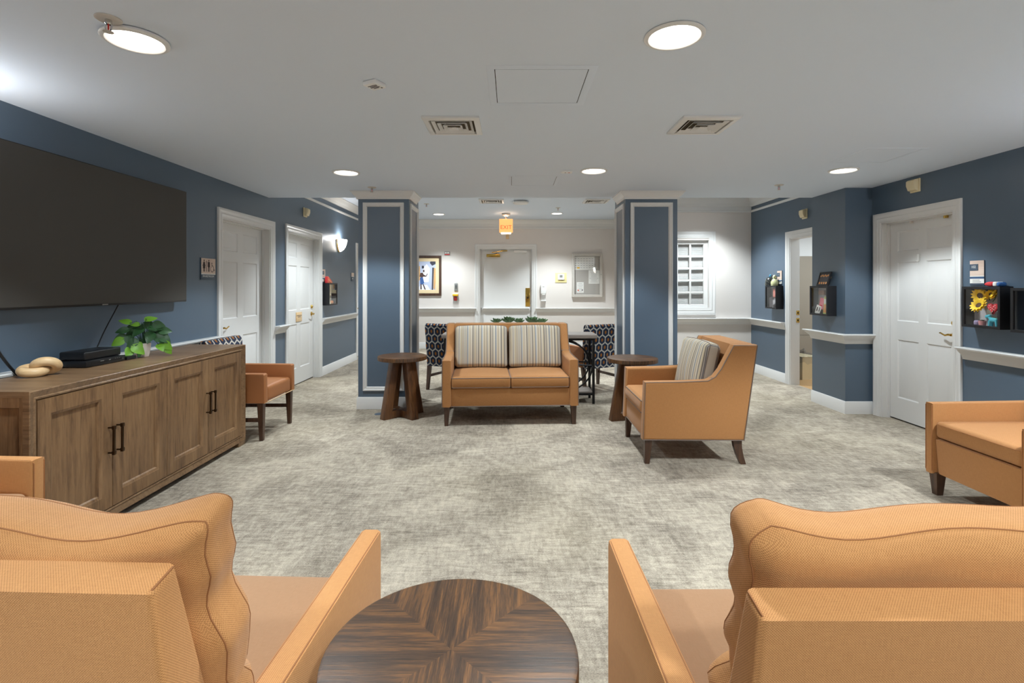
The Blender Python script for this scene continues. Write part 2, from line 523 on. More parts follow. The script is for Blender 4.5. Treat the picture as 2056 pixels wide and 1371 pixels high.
def wall_y(mb, x0, x1, y0, y1, z1, openings):
    """wall running along y with openings (a, b, top)"""
    y = y0
    for a, b, zb, zt in sorted(openings):
        mb.box(x0, x1, y, a, 0, z1)
        if zb > 0: mb.box(x0, x1, a, b, 0, zb)
        mb.box(x0, x1, a, b, zt, z1); y = b
    mb.box(x0, x1, y, y1, 0, z1)
def wall_x(mb, y0, y1, x0, x1, z1, openings):
    x = x0
    for a, b, zb, zt in sorted(openings):
        mb.box(x, a, y0, y1, 0, z1)
        if zb > 0: mb.box(a, b, y0, y1, 0, zb)
        mb.box(a, b, y0, y1, zt, z1); x = b
    mb.box(x, x1, y0, y1, 0, z1)

YK = -3.6
structure('floor', MB().box(XL - .2, XR + .10, YK, YB + .2, -.1, 0), M['carpet'], 'mottled greige carpet floor of the lounge', 'floor')
structure('floor_bathroom', MB().box(XR + .10, 5.9, 5.2, 8.7, -.1, 0), M['tan'], 'tan bathroom floor beyond the open doorway', 'floor')
structure('ceiling', MB().box(XL - .2, XR + .2, YK, YS, HC, HF + .2), M['ceil'], 'low pale grey ceiling over the seating area', 'ceiling')
structure('ceiling_far', MB().box(XL - .2, XR + .2, YS, YB + .2, HF, HF + .2), M['ceil'], 'raised pale ceiling at the far end', 'ceiling')
structure('ceiling_bathroom', MB().box(XR + .2, 5.9, 5.2, 8.7, 2.5, 2.6), M['ceil'], 'white bathroom ceiling beyond the open doorway', 'ceiling')
D1 = (5.161, 6.185, 2.07); D2 = (6.675, 7.75, 2.095); D3 = (9.65, 10.6, 2.095)
D4 = (4.51, 5.404, 2.05); D5 = (6.27, 7.17, 2.05); DB = (-.72, .45, 2.204)
m = MB(); wall_y(m, XL - .15, XL, YK, YB, HF, [(a, b, 0, t) for a, b, t in (D1, D2, D3)])
structure('wall_left', m, M['blue'], 'long slate blue wall on the left', 'wall')
m = MB(); wall_y(m, XR, XR + .13, YK, YW + .13, HF, [(a, b, 0, t) for a, b, t in (D4, D5)])
structure('wall_right', m, M['blue'], 'slate blue wall on the right with the room doors', 'wall')
structure('wall_chase', MB().box(3.60, XR - .0005, 5.53, 6.14, 0, HC - .0005), M['blue'], 'blue boxed-out wall corner between the two right-hand doors', 'wall')
WIN = (2.42, 3.199, 1.012, 2.125)
m = MB(); wall_x(m, YW, YW + .12, 2.31, XR - .001, HF - .001, [WIN])
structure('wall_window', m, M['cream'], 'cream wall with the white grid window', 'wall')
structure('wall_return', MB().box(2.31, 2.43, YW + .121, YB - .001, 0, HF - .001), M['cream'], 'cream return wall behind the right column', 'wall')
m = MB(); wall_x(m, YB, YB + .15, XL - .15, 2.44, HF, [(DB[0], DB[1], 0, DB[2])])
structure('wall_back', m, M['cream'], 'cream back wall with the exit door', 'wall')
structure('wall_rear', MB().box(XL - .15, XR + .13, YK - .15, YK - .0005, 0, HC), M['blue'], 'blue wall behind the photographer', 'wall')
# bathroom beyond the open doorway
structure('wall_bathroom', MB().box(XR + .131, 5.9, 8.3, 8.4, 0, 2.5), M['white'], 'white bathroom wall beyond the open doorway', 'wall')
structure('wall_bathroom_side', MB().box(5.9, 6.0, 5.2, 8.4, 0, 2.5).box(XR + .131, 5.9, 5.1, 5.2, 0, 2.5), M['white'], 'white side wall of the bathroom', 'wall')
m = MB().box(XR + .135, 5.6, 8.255, 8.2995, .0, .585).box(XR + .135, 5.6, 8.255, 8.2995, .59, 1.86)
structure('trim_9', m, M['taupe'], 'taupe wall panelling in the bathroom', 'trim')

# columns
CRN = [(0, HC - .001), (.072, HC - .001), (.072, HC - .012), (.06, HC - .018), (.052, HC - .034), (.03, HC - .058), (.022, HC - .064), (.016, HC - .086), (0, HC - .086)]
BSB = [(0, .135), (.006, .135), (.014, .122), (.016, 0), (0, 0)]
PAN = [(0, 0), (0, .016), (.012, .020), (.024, .012), (.036, .014), (.042, .006), (.046, 0)]
def column(side, x0, x1, label):
    y0, y1 = 5.75, 6.33
    c = structure('column_' + side, MB().box(x0, x1, y0, y1, 0, HF - .001), M['blue'], label, 'column')
    ring = [(x0, y0), (x0, y1), (x1, y1), (x1, y0)]       # clockwise: out is to the left
    MB().mold(ring, BSB, closed=True).build('baseboard', M['white'], c)
    ys = YS - .001
    MB().mold([(x1, ys), (x1, y0), (x0, y0), (x0, ys)], CRN).build('crown_molding', M['white'], c)
    for T, wd in ((Tm((x0 + x1) / 2, y0, 0), x1 - x0), (Tm(x1, (y0 + y1) / 2, 0, rz=pi / 2), y1 - y0), (Tm(x0, (y0 + y1) / 2, 0, rz=-pi / 2), y1 - y0)):
        MB(T).frame(-wd / 2 + .055, .205, wd / 2 - .055, 2.315, PAN).build('panel_molding', M['white'], c)
column('left', -1.727, -1.158, 'blue column with white panel moulding behind the left side table')
column('right', 1.274, 1.857, 'blue column with white panel moulding behind the right side table')

# baseboards
def base(name, segs, label):
    m = MB()
    for s in segs: m.mold(s[0], BSB, ret=s[1] if len(s) > 1 else (0, 0))
    structure(name, m, M['white'], label, 'baseboard')
base('baseboard_left', [([(XL, YB), (XL, D3[1] + .09)],), ([(XL, D3[0] - .09), (XL, D2[1] + .09)],), ([(XL, D2[0] - .09), (XL, D1[1] + .095)],), ([(XL, D1[0] - .095), (XL, YK)],)], 'white baseboard along the left wall')
base('baseboard_right', [([(XR, YK), (XR, D4[0] - .09)],), ([(3.89, 5.53), (3.60, 5.53), (3.60, 6.14), (XR, 6.14)][:3],), ([(XR, D5[1] + .09), (XR, YW), (2.31, YW), (2.31, YB)],)], 'white baseboard along the right and window walls')
base('baseboard_back', [([(2.31, YB), (DB[1] + .1, YB)],), ([(DB[0] - .1, YB), (XL, YB)],)], 'white baseboard along the back wall')

# chair rails (shelf-like), crown and picture trims
def rail_prof(z0, z1):
    return [(0, z1), (.074, z1), (.08, z1 - .006), (.076, z1 - .018), (.060, z1 - .022), (.054, z1 - .034), (.034, z1 - .056), (.022, z1 - .068), (.019, z1 - .078), (.013, z0 + .004), (.012, z0), (0, z0)]
def rail(name, segs, z0, z1, label):
    m = MB()
    for path, ret in segs: m.mold(path, rail_prof(z0, z1), ret=ret)
    structure(name, m, M['white'], label, 'chair rail')
rail('trim_1', [([(XL, D1[0] - .10), (XL, YK + .1)], (0, 0)), ([(XL, D2[0] - .085), (XL, D1[1] + .09)], (0, 0)), ([(XL, D3[0] - .09), (XL, D2[1] + .09)], (.4, .4)), ], .785, .885, 'white shelf-like chair rail along the left wall')
rail('trim_2', [([(XR, YK + .1), (XR, D4[0] - .105)], (0, .15))], .752, .857, 'white chair rail on the right wall under the sunflower box')
rail('trim_3', [([(XR - .001, 5.53), (3.60, 5.53), (3.60, 6.14)], (.15, 1))], .755, .862, 'white chair rail wrapping the boxed-out wall corner')
rail('trim_4', [([(XR, D5[1] + .09), (XR, YW), (2.31, YW)], (0, 0))], .757, .862, 'white chair rail around the window wall corner')
rail('trim_5', [([(2.31, YB), (DB[1] + .1, YB)], (0, .6)), ([(DB[0] - .1, YB), (XL, YB)], (.6, 0))], .80, .895, 'grey-shaded chair rail along the back wall')
def crown(zt, zb):
    h = zt - zb
    return [(0, zt), (.10, zt), (.10, zt - .014), (.086, zt - .022), (.074, zt - .2 * h - .02), (.04, zt - .62 * h), (.03, zt - .68 * h), (.024, zb + .02), (.012, zb + .01), (.010, zb), (0, zb)]
SM = lambda z: [(0, z + .034), (.012, z + .034), (.018, z + .02), (.012, z), (0, z)]
m = MB(); m.mold([(XL, YB), (XL, YS + .002)], crown(HF - .001, 2.725)); m.mold([(XL, YB), (XL, YS + .002)], SM(2.62))
structure('trim_6', m, M['white'], 'white crown moulding and picture rail on the far left wall', 'crown moulding')
m = MB()
m.mold([(XR, YS + .002), (XR, YW), (2.31, YW), (2.31, YB)], crown(HF - .001, 2.665)); m.mold([(XR, YS + .002), (XR, YW), (2.31, YW), (2.31, YB)], SM(2.575))
m.box(2.312, XR - .002, YW - .008, YW, 2.60, 2.68)
structure('trim_7', m, M['white'], 'white crown moulding over the window wall', 'crown moulding')
m = MB(); m.mold([(2.31, YB), (XL, YB)], crown(HF - .001, 2.70)); m.mold([(2.31, YB), (XL, YB)], SM(2.64)); m.box(XL, 2.31, YB - .008, YB, 2.66, 2.72)
structure('trim_8', m, M['white'], 'white crown moulding across the back wall', 'crown moulding')

# ------------------------------------------------------------------ doors
def casing_prof(cw):
    return [(0, 0), (0, .018), (.006, .021), (.022, .019), (.03, .014), (cw * .55, .013), (cw * .62, .017), (cw * .72, .012), (cw - .012, .009), (cw, .007), (cw, 0)]
SIX = [(0, 0), (.010, -.009), (.016, -.009), (.04, -.001), (.044, -.0005)]
def knob_set(par, x, z, out, lever=1, dead=True, mat='brass'):
    """lever handle with rose, pointing in -x (lever=1) or +x (lever=-1)"""
    h = MB(Tm(x, -out, z, rx=pi / 2)).lathe([(.030, 0), (.032, .004), (.028, .009), (.014, .011), (.011, .03), (.012, .042)], 20).build('handle_rose', M[mat], par)
    p = [(x, -out - .040, z), (x - lever * .02, -out - .047, z + .002), (x - lever * .05, -out - .050, z - .008), (x - lever * .08, -out - .048, z + .002), (x - lever * .105, -out - .046, z + .012), (x - lever * .116, -out - .044, z + .008)]
    MB().tube(p, [.010, .010, .008, .007, .006, .005], 10).build('lever', M[mat], h)
    if dead:
        MB(Tm(x, -out, z + .107, rx=pi / 2)).lathe([(.026, 0), (.026, .012), (.022, .018), (.014, .019), (.012, .024)], 20).build('deadbolt', M[mat], par)
def door(name, label, loc, rz, W, H, cw, rec, handle=None, dead=True, wide=None, slab=True, plain=False, depth=.15, top_gap=.012):
    r = thing(name, label, 'door', loc, rz, None, 'structure')
    MB().frame(-W / 2 - cw, 0, W / 2 + cw, H + cw, casing_prof(cw), open_bottom=True).build('door_casing', M['white'], r)
    j = MB(); t = .014
    j.box(-W / 2, -W / 2 + t, 0, depth, 0, H).box(W / 2 - t, W / 2, 0, depth, 0, H).box(-W / 2 + t, W / 2 - t, 0, depth, H - t, H)
    if slab:
        for sx in (-1, 1): j.box(sx * (W / 2 - t), sx * (W / 2 - t - .012), rec - .03, rec - .002, 0, H - t)
        j.box(-W / 2 + t, W / 2 - t, rec - .03, rec - .002, H - t - .012, H - t)
    j.build('door_jamb', M['white'], r)
    if not slab: return r
    a, b = -W / 2 + t + .003, W / 2 - t - .003
    z0, z1 = .014, H - t - .004
    s = MB()
    if plain:
        s.box(a, b, rec, rec + .044, z0, z1)
    else:
        w_ = b - a; st = .108 * w_ / .87; mu = .098 * w_ / .87
        pw = (w_ - 2 * st - mu) / 2
        xs = [a, a + st, a + st + pw, a + st + pw + mu, b - st, b]
        k = z1 / 2.03
        zs = [z0, .232, .828 * k, 1.02 * k, 1.622 * k, 1.73 * k, 1.935 * k, z1]
        cells = {(i, q) for i in (1, 3) for q in (1, 3, 5)}
        s.panels(xs, zs, cells, SIX, -rec)
        s.add([(x, y, z) for y in (rec, rec + .044) for x, z in ((a, z0), (b, z0), (b, z1), (a, z1))], [[4, 5, 6, 7], [0, 1, 5, 4], [1, 2, 6, 5], [2, 3, 7, 6], [3, 0, 4, 7]])
    o = s.build('door_panel', M['white'], r)
    MB().box(a, b, rec + .02, rec + .025, 0, z0).build('door_bottom_gap', M['dark'], r)
    if handle:
        hx, hz, lv = handle
        knob_set(r, hx, hz, -rec, lv, dead)
    return r
RZL, RZR = pi / 2, -pi / 2
door('door_1', 'white six-panel restroom door beside the television, brass lever at left', (XL, (D1[0] + D1[1]) / 2, 0), RZL, D1[1] - D1[0], D1[2], .095, .09, (-.42, .945, -1), dead=False)
d2 = door('door_2', 'white six-panel door with a small wooden plaque on the left wall', (XL, (D2[0] + D2[1]) / 2, 0), RZL, D2[1] - D2[0], D2[2], .09, .085, (.455, .965, 1))
door('door_3', 'white door at the far end of the left wall, mostly behind the column', (XL, (D3[0] + D3[1]) / 2, 0), RZL, D3[1] - D3[0], D3[2], .09, .09, (-.36, .95, -1), dead=False)
d4 = door('door_4', 'white six-panel door of room 102 on the right wall, closed', (XR, (D4[0] + D4[1]) / 2, 0), RZR, D4[1] - D4[0], D4[2], .09, .085, (.365, .94, 1))
d5 = door('door_5', 'open doorway to a bathroom, white casing and jamb with brass strike plates', (XR, (D5[0] + D5[1]) / 2, 0), RZR, D5[1] - D5[0], D5[2], .09, .0, slab=False, depth=.13)
for z in (1.005, .90):
    p = MB().box(-.437, -.4345, .085, .128, z - .032, z + .032, .0008).build('strike_plate', M['brass'], d5)
    MB().box(-.4345, -.434, .098, .115, z - .014, z + .014).build('strike_hole', M['dark'], p)
# small brass pieces at the head of door 102
for x, mt, w2 in ((-.12, 'pot', .010), (.285, 'brass', .016)):
    MB().box(x - w2, x + w2, .058, .082, D4[2] - .05, D4[2] - .018, .003).build('roller_catch', M[mt], d4)
MB().rbox((-.045, .079, 1.655), (.028, .012, .075), .006).rbox((-.045, .070, 1.625), (.018, .022, .018), .006).build('coat_hook', M['wplastic'], d4)
# plaque on door 2
p = MB().box(-.10, .095, .077, .0845, .88, 1.012, .002).build('plaque', M['knot'], d2)
for z, a, b in ((.965, -.08, .085), (.945, -.05, .06)):
    x = a; rnd = random.Random(z)
    q = MB()
    while x < b:
        l = rnd.uniform(.008, .018); q.quad(x, z - .005, min(x + l, b), z + .005, -.0765); x += l + .005
    q.build('plaque_lettering', M['ink'], p)
# exit door on the back wall
d6 = door('door_6', 'wide plain white exit door in the back wall with brass closer', ((DB[0] + DB[1]) / 2, YB, 0), 0, DB[1] - DB[0], DB[2], .1, .09, plain=True)
MB().mold([(.555, .089), (-.555, .089)], rail_prof(.80, .895), ret=(-.6, -.6)).build('crash_rail', M['white'], d6)
c = MB().box(-.43, -.13, .03, .088, 2.02, 2.085, .006).build('door_closer', M['brass'], d6)
MB().tube([(-.2, .05, 2.09), (-.31, .0, 2.12), (-.05, .03, 2.155)], .008, 8).box(-.11, .03, .02, .05, 2.145, 2.17).build('closer_arm', M['brass'], c)
MB().box(.18, .46, .045, .088, 2.115, 2.175, .004).build('magnetic_lock', M['wplastic'], d6)
pp = MB().box(.435, .535, .081, .089, .925, 1.335, .002).build('push_plate', M['brass'], d6)
MB(Tm(.485, .081, 1.12, rx=pi / 2)).lathe([(.022, 0), (.022, .006), (.012, .01)], 16).build('lock_cylinder', M['bronze'], pp)

# ------------------------------------------------------------------ window on the window wall
x0, x1, z0, z1 = WIN
r = thing('window_1', 'white grid window with blinds, half hidden by the right column', 'window', ((x0 + x1) / 2, YW, 0), 0, None, 'structure')
hw = (x1 - x0) / 2
MB().frame(-hw - .105, z0 - .085, hw + .105, z1 + .135, casing_prof(.10)).box(-hw - .105, hw + .105, -.03, 0, z0 - .10, z0 - .083).build('window_casing', M['white'], r)
MB().frame(-hw, z0, hw, z1, [(.0015, -.0005), (.0015, -.05), (.012, -.05), (.06, -.052), (.066, -.062), (.066, -.085), (.0015, -.085)]).build('window_sash', M['white'], r)
g0, g1, h0, h1 = -hw + .066, hw - .066, z0 + .066, z1 - .066
mt = MB()
for i in (1, 2): x = g0 + (g1 - g0) * i / 3; mt.box(x - .015, x + .015, .054, .084, h0, h1, .004)
for j in range(1, 5): z = h0 + (h1 - h0) * j / 5; mt.box(g0, g1, .055, .083, z - .015, z + .015, .004)
mt.build('muntin_grid', M['white'], r)
MB().quad(g0, h0, g1, h1, -.078).build('window_pane', M['glass'], r)
bl = MB()
n = 54
for i in range(n):
    z = h0 + (h1 - h0) * (i + .5) / n
    bl.add([(g0 - .03, .10, z - .007), (g1 + .03, .10, z - .007), (g1 + .03, .112, z + .008), (g0 - .03, .112, z + .008)], [[0, 1, 2, 3]])
bl.build('window_blind', M['white'], r)
structure('wall_behind_window', MB().box(x0 - .1, x1 + .1, YW + .121, YW + .13, z0 - .1, z1 + .1), M['cream'], 'wall closing the recess behind the window blind', 'wall')

# ------------------------------------------------------------------ lamps
def area(name, par, loc, size, watts, col=LAMP, spread=142, rot=(0, 0, 0)):
    l = bpy.data.lights.new(name, 'AREA'); l.shape = 'DISK'; l.size = size; l.energy = watts; l.color = col; l.spread = R(spread)
    o = bpy.data.objects.new(name, l); COL.objects.link(o); o.parent = par; o.location = loc; o.rotation_euler = rot; return o
def spot(name, par, loc, rad, watts, col=LAMP, angle=112, blend=.30):
    l = bpy.data.lights.new(name, 'SPOT'); l.shadow_soft_size = rad; l.energy = watts; l.color = col; l.spot_size = R(angle); l.spot_blend = blend
    o = bpy.data.objects.new(name, l); COL.objects.link(o); o.parent = par; o.location = loc; return o
def point(name, par, loc, rad, watts, col=LAMP):
    l = bpy.data.lights.new(name, 'POINT'); l.shadow_soft_size = rad; l.energy = watts; l.color = col
    o = bpy.data.objects.new(name, l); COL.objects.link(o); o.parent = par; o.location = loc; return o
def downlight(x, y, z, label, watts, drop=0.0):
    d = thing('ceiling_downlight', label, 'ceiling light', (x, y, z), 0, 'round ceiling downlights')
    bl = .30 if z < HF else .62
    t = drop
    MB().lathe([(.100, -.001), (.124, -.001 - t * .4), (.126, -.005 - t), (.120, -.010 - t), (.108, -.012 - t), (.103, -.008 - t), (.100, -.002)], 40, caps=False).build('trim_ring', M['white'], d)
    MB().lathe([(.001, -.0045 - t), (.104, -.0045 - t)], 40, caps=False).build('lens', M['lens'], d)
    spot('lamp_light', d, (0, 0, -.016 - t), .085, watts, blend=bl)
    return d
near = {(-1.61, 2.19): 'downlight in near ceiling over the television side, beside a sprinkler head', (.687, 2.166): 'large round downlight in the near ceiling, right of centre',
        (-1.545, 4.77): 'round downlight in front of the left column', (.75, 4.70): 'round downlight in front of the right column', (3.03, 4.68): 'round downlight beside the right wall above the boxed-out corner',
        (3.03, 2.17): 'round downlight near the right wall above the sunflower box'}
for (x, y), lb in near.items(): downlight(x, y, HC, lb, DOWN_W * ((.68 if y > 3 else 1.7) if x > 3 else .86 if y > 4 else .94), .008 if x < -1.6 else 0)
for x in (-1.6, .7, 3.0):
    for y in (-.35, -2.6): downlight(x, y, HC, 'round downlight in the ceiling behind the viewpoint', DOWN_W * .85)
downlight(-1.486, 10.39, HF, 'small-looking downlight in the far ceiling left of the exit sign', FAR_W)
downlight(.90, 10.28, HF, 'small-looking downlight in the far ceiling right of the exit sign', FAR_W)
for x, y in ((-1.95, 7.0), (.9, 7.6), (3.0, 7.6)): downlight(x, y, HF, 'round downlight in the raised ceiling just past the low ceiling edge', FAR_W)
b = thing('bathroom_lamp', 'round ceiling lamp inside the bathroom', 'ceiling light', (4.9, 7.0, 2.5))
MB().lathe([(.12, 0), (.12, -.03), (.10, -.06), (.0, -.07)], 24).build('lamp_shade', M['shade'], b); area('lamp_light', b, (0, 0, -.08), .2, 40, spread=170)

def sconce(y, z, label, watts, left=True):
    s = thing('wall_sconce', label, 'wall lamp', (XL if left else XR, y, z), RZL if left else RZR, 'half-bowl wall sconces')
    n = 16; prof = [(.118, .10), (.120, .09), (.117, .06), (.108, .02), (.09, -.025), (.062, -.065), (.03, -.092), (.008, -.10)]
    MB(Tm(0, -.022, 0, s=(1, .95, 1))).lathe(prof, n, caps=False, arc=pi, a0=pi).build('lamp_shade', M['shade'], s)
    pts = [(.124 * cos(pi + pi * i / 20) , -.012, .10 + .205 * sin(pi + pi * i / 20)) for i in range(21)]
    MB().tube(pts, .011, 8).box(-.04, .04, -.02, 0, -.05, .05, .003).build('brass_rim', M['brass'], s)
    point('lamp_light', s, (0, -.085, .125), .03, watts, (.98, .99, 1.0))
    return s
sconce(8.63, 2.06, 'glowing half-bowl wall sconce beyond the second door on the left wall', 6)
sconce(2.42, 2.06, 'half-bowl wall sconce near the television, outside the picture', 9)
sconce(-1.2, 2.06, 'unseen half-bowl fill light added on the left wall behind the viewpoint', 30)  # added out of view to fill the ceiling with light
sconce(2.2, 2.06, 'half-bowl fill light added on the right wall, outside the picture', 30, False)  # unseen helper lamp, put in to brighten the ceiling
sconce(-1.2, 2.06, 'unseen half-bowl fill light added on the right wall behind the viewpoint', 30, False)  # another invented uplight, soft fill for the ceiling

# exit sign
e = thing('exit_sign', 'glowing orange exit sign hanging from the far ceiling', 'exit sign', (-.12, 10.3, HF))
MB().lathe([(.0, -.0005), (.085, -.0005), (.085, -.03), (.05, -.055), (.02, -.06)], 20).tube([(0, 0, -.05), (0, 0, -.12)], .018, 10).build('ceiling_canopy', M['alum'], e)
hs = MB().box(-.135, .135, -.035, .035, -.385, -.115, .006).build('sign_housing', M['exit_o'], e)
MB().text('EXIT', .112, 0, -.285, .0358).build('exit_lettering', M['exit_r'], hs)
MB().rbox((.0, -.0, -.40), (.2, .05, .03), .01).build('lamp_strip', M['exit_w'], hs)
point('lamp_light', e, (0, 0, -.085), .03, 5, (1, .86, .68))
b = MB().box(-.035, .035, -.02, -.0, -.055, .055, .003)
single('door_sensor', b, M['knot'], 'small tan box on the wall between exit sign and exit door', 'sensor', (-.10, YB - .0005, 2.47))

# ------------------------------------------------------------------ ceiling fittings
def vent(x, y, z, label, s=.36, seg=4):
    v = thing('ceiling_vent', label, 'air vent', (x, y, z), 0, 'square ceiling air vents')
    F = lambda a, b, o: (a, b, -o)
    h = s / 2
    MB().frame(-h, -h, h, h, [(0, .0005), (0, .012), (.004, .015), (.034, .020), (.037, .018), (.040, .002)], F=F).build('vent_frame', M['white'], v)
    MB().frame(-h + .03, -h + .03, h - .03, h - .03, [(0, .001), (.002, .001)], cap=True, F=F).build('vent_throat', M['ventdark'], v)
    l = MB()
    for i in range(3):
        q = (.050 + i * .034) * s / .36; d = .018 + .003 * i
        l.frame(-h + q, -h + q, h - q, h - q, [(0, d), (.0015, d + .001), (.020, .004), (.0185, .003), (0, d)], F=F)
    q = .150 * s / .36
    l.frame(-h + q, -h + q, h - q, h - q, [(0, .026), (.002, .027), (.022, .012)], cap=True, F=F)
    l.build('vent_louvers', M['white'], v)
    return v
vent(-.385, 3.37, HC, 'square louvred air vent in the low ceiling, left of centre')
vent(1.25, 3.36, HC, 'square louvred air vent in the low ceiling, right of centre')
vent(-.35, 8.78, HF, 'air vent in the far ceiling left of the exit sign', .42)
vent(1.44, 8.78, HF, 'air vent in the far ceiling near the right column', .42)
def hatch(x, y, label, s=.462, fl=.04, wy=None):
    a = thing('access_panel', label, 'access panel', (x, y, HC), 0, 'flush ceiling access panels')
    F = lambda p, q, o: (p, q, -o); h = s / 2; hy = (wy or s) / 2
    MB().frame(-h - fl, -hy - fl, h + fl, hy + fl, [(0, .0004), (.003, .0024), (fl - .001, .003), (fl, .0004)], F=F).build('panel_flange', M['ceil'], a)
    MB().frame(-h, -hy, h, hy, [(0, .0006), (.0035, .0006)], F=F).build('panel_gap', M['dark'], a)
    MB().frame(-h + .0035, -hy + .0035, h - .0035, hy - .0035, [(0, .0003), (0, .0022)], cap=True, F=F).build('panel_door', M['ceil'], a)
    return a
hatch(.145, 2.73, 'square flush access panel in the near ceiling, centre')
hatch(.214, 5.17, 'flush access panel in the ceiling between the two columns', .44, .03)
hatch(2.96, 4.16, 'flush access panel in the ceiling beside the right-hand downlight', .42, .03)
def sprinkler(x, y, z, label, big=False):
    s = thing('sprinkler_head', label, 'sprinkler', (x, y, z), 0, 'chrome sprinkler heads')
    MB().lathe([(.0, -.0004), (.046, -.0004), (.046, -.004), (.036, -.009), (.014, -.006), (.0, -.006)], 24).build('escutcheon', M['alum'], s)
    MB().lathe([(.012, -.004), (.013, -.02), (.009, -.024), (.0, -.024)], 12).tube([(.010, 0, -.02), (.013, 0, -.032), (.010, 0, -.046), (.003, 0, -.052)], .0028, 6).tube([(-.010, 0, -.02), (-.013, 0, -.032), (-.010, 0, -.046), (-.003, 0, -.052)], .0028, 6).build('sprinkler_frame', M['chrome'], s)
    MB().lathe([(.0, -.022), (.003, -.024), (.003, -.046), (.0, -.048)], 8).build('glass_bulb', M['red'], s)
    MB().lathe([(.0, -.052), (.018, -.052), (.019, -.054), (.0, -.055)], 14).build('deflector', M['alum'], s)
    return s
sprinkler(-1.60, 2.03, HC, 'chrome sprinkler head touching the rim of the upper left downlight')
sprinkler(-1.505, 5.50, HC, 'sprinkler head in front of the left column crown')
sprinkler(2.8, 5.37, HC, 'sprinkler head in the low ceiling before the blue box corner')
sprinkler(-1.52, 9.1, HF, 'tiny sprinkler head in the far ceiling beside the left column')
sprinkler(.86, 9.56, HF, 'tiny sprinkler head in the far ceiling right of the exit sign')
a = thing('ceiling_alarm', 'small square white alarm tilted on the near ceiling, left of the access panel', 'alarm', (-.717, 2.67, HC), R(-28))
MB().box(-.042, .042, -.042, .042, -.022, -.0005, .004).build('alarm_housing', M['wplastic'], a)
l = MB(); F = lambda p, q, o: (p, q, -o)
for i, wd in enumerate((.03, .024, .03, .018)): l.quad(-wd + .0, -.02 + i * .011, wd, -.014 + i * .011, .0228, F)
l.disc(.026, .026, .006, .0228, F=F).build('alarm_markings', M['ink'], a)
a = thing('ceiling_beacon', 'small white ceiling beacon with a red dot before the right column', 'beacon', (.505, 4.72, HC))
MB().box(-.05, .05, -.03, .03, -.016, -.0005, .003).build('beacon_housing', M['wplastic'], a)
MB().disc(.02, 0, .012, .0168, F=F).build('beacon_lens', M['red'], a)
MB().quad(-.02, -.008, -.006, .008, .0168, F).build('beacon_marking', M['ink'], a)
d = MB().lathe([(.0, -.0004), (.10, -.0004), (.10, -.02), (.14, -.03), (.12, -.052), (.0, -.058)], 28)
single('wireless_unit', d, M['wplastic'], 'flat white disc-shaped unit on the far ceiling beside the vent', 'ceiling unit', (.15, 8.78, HF))

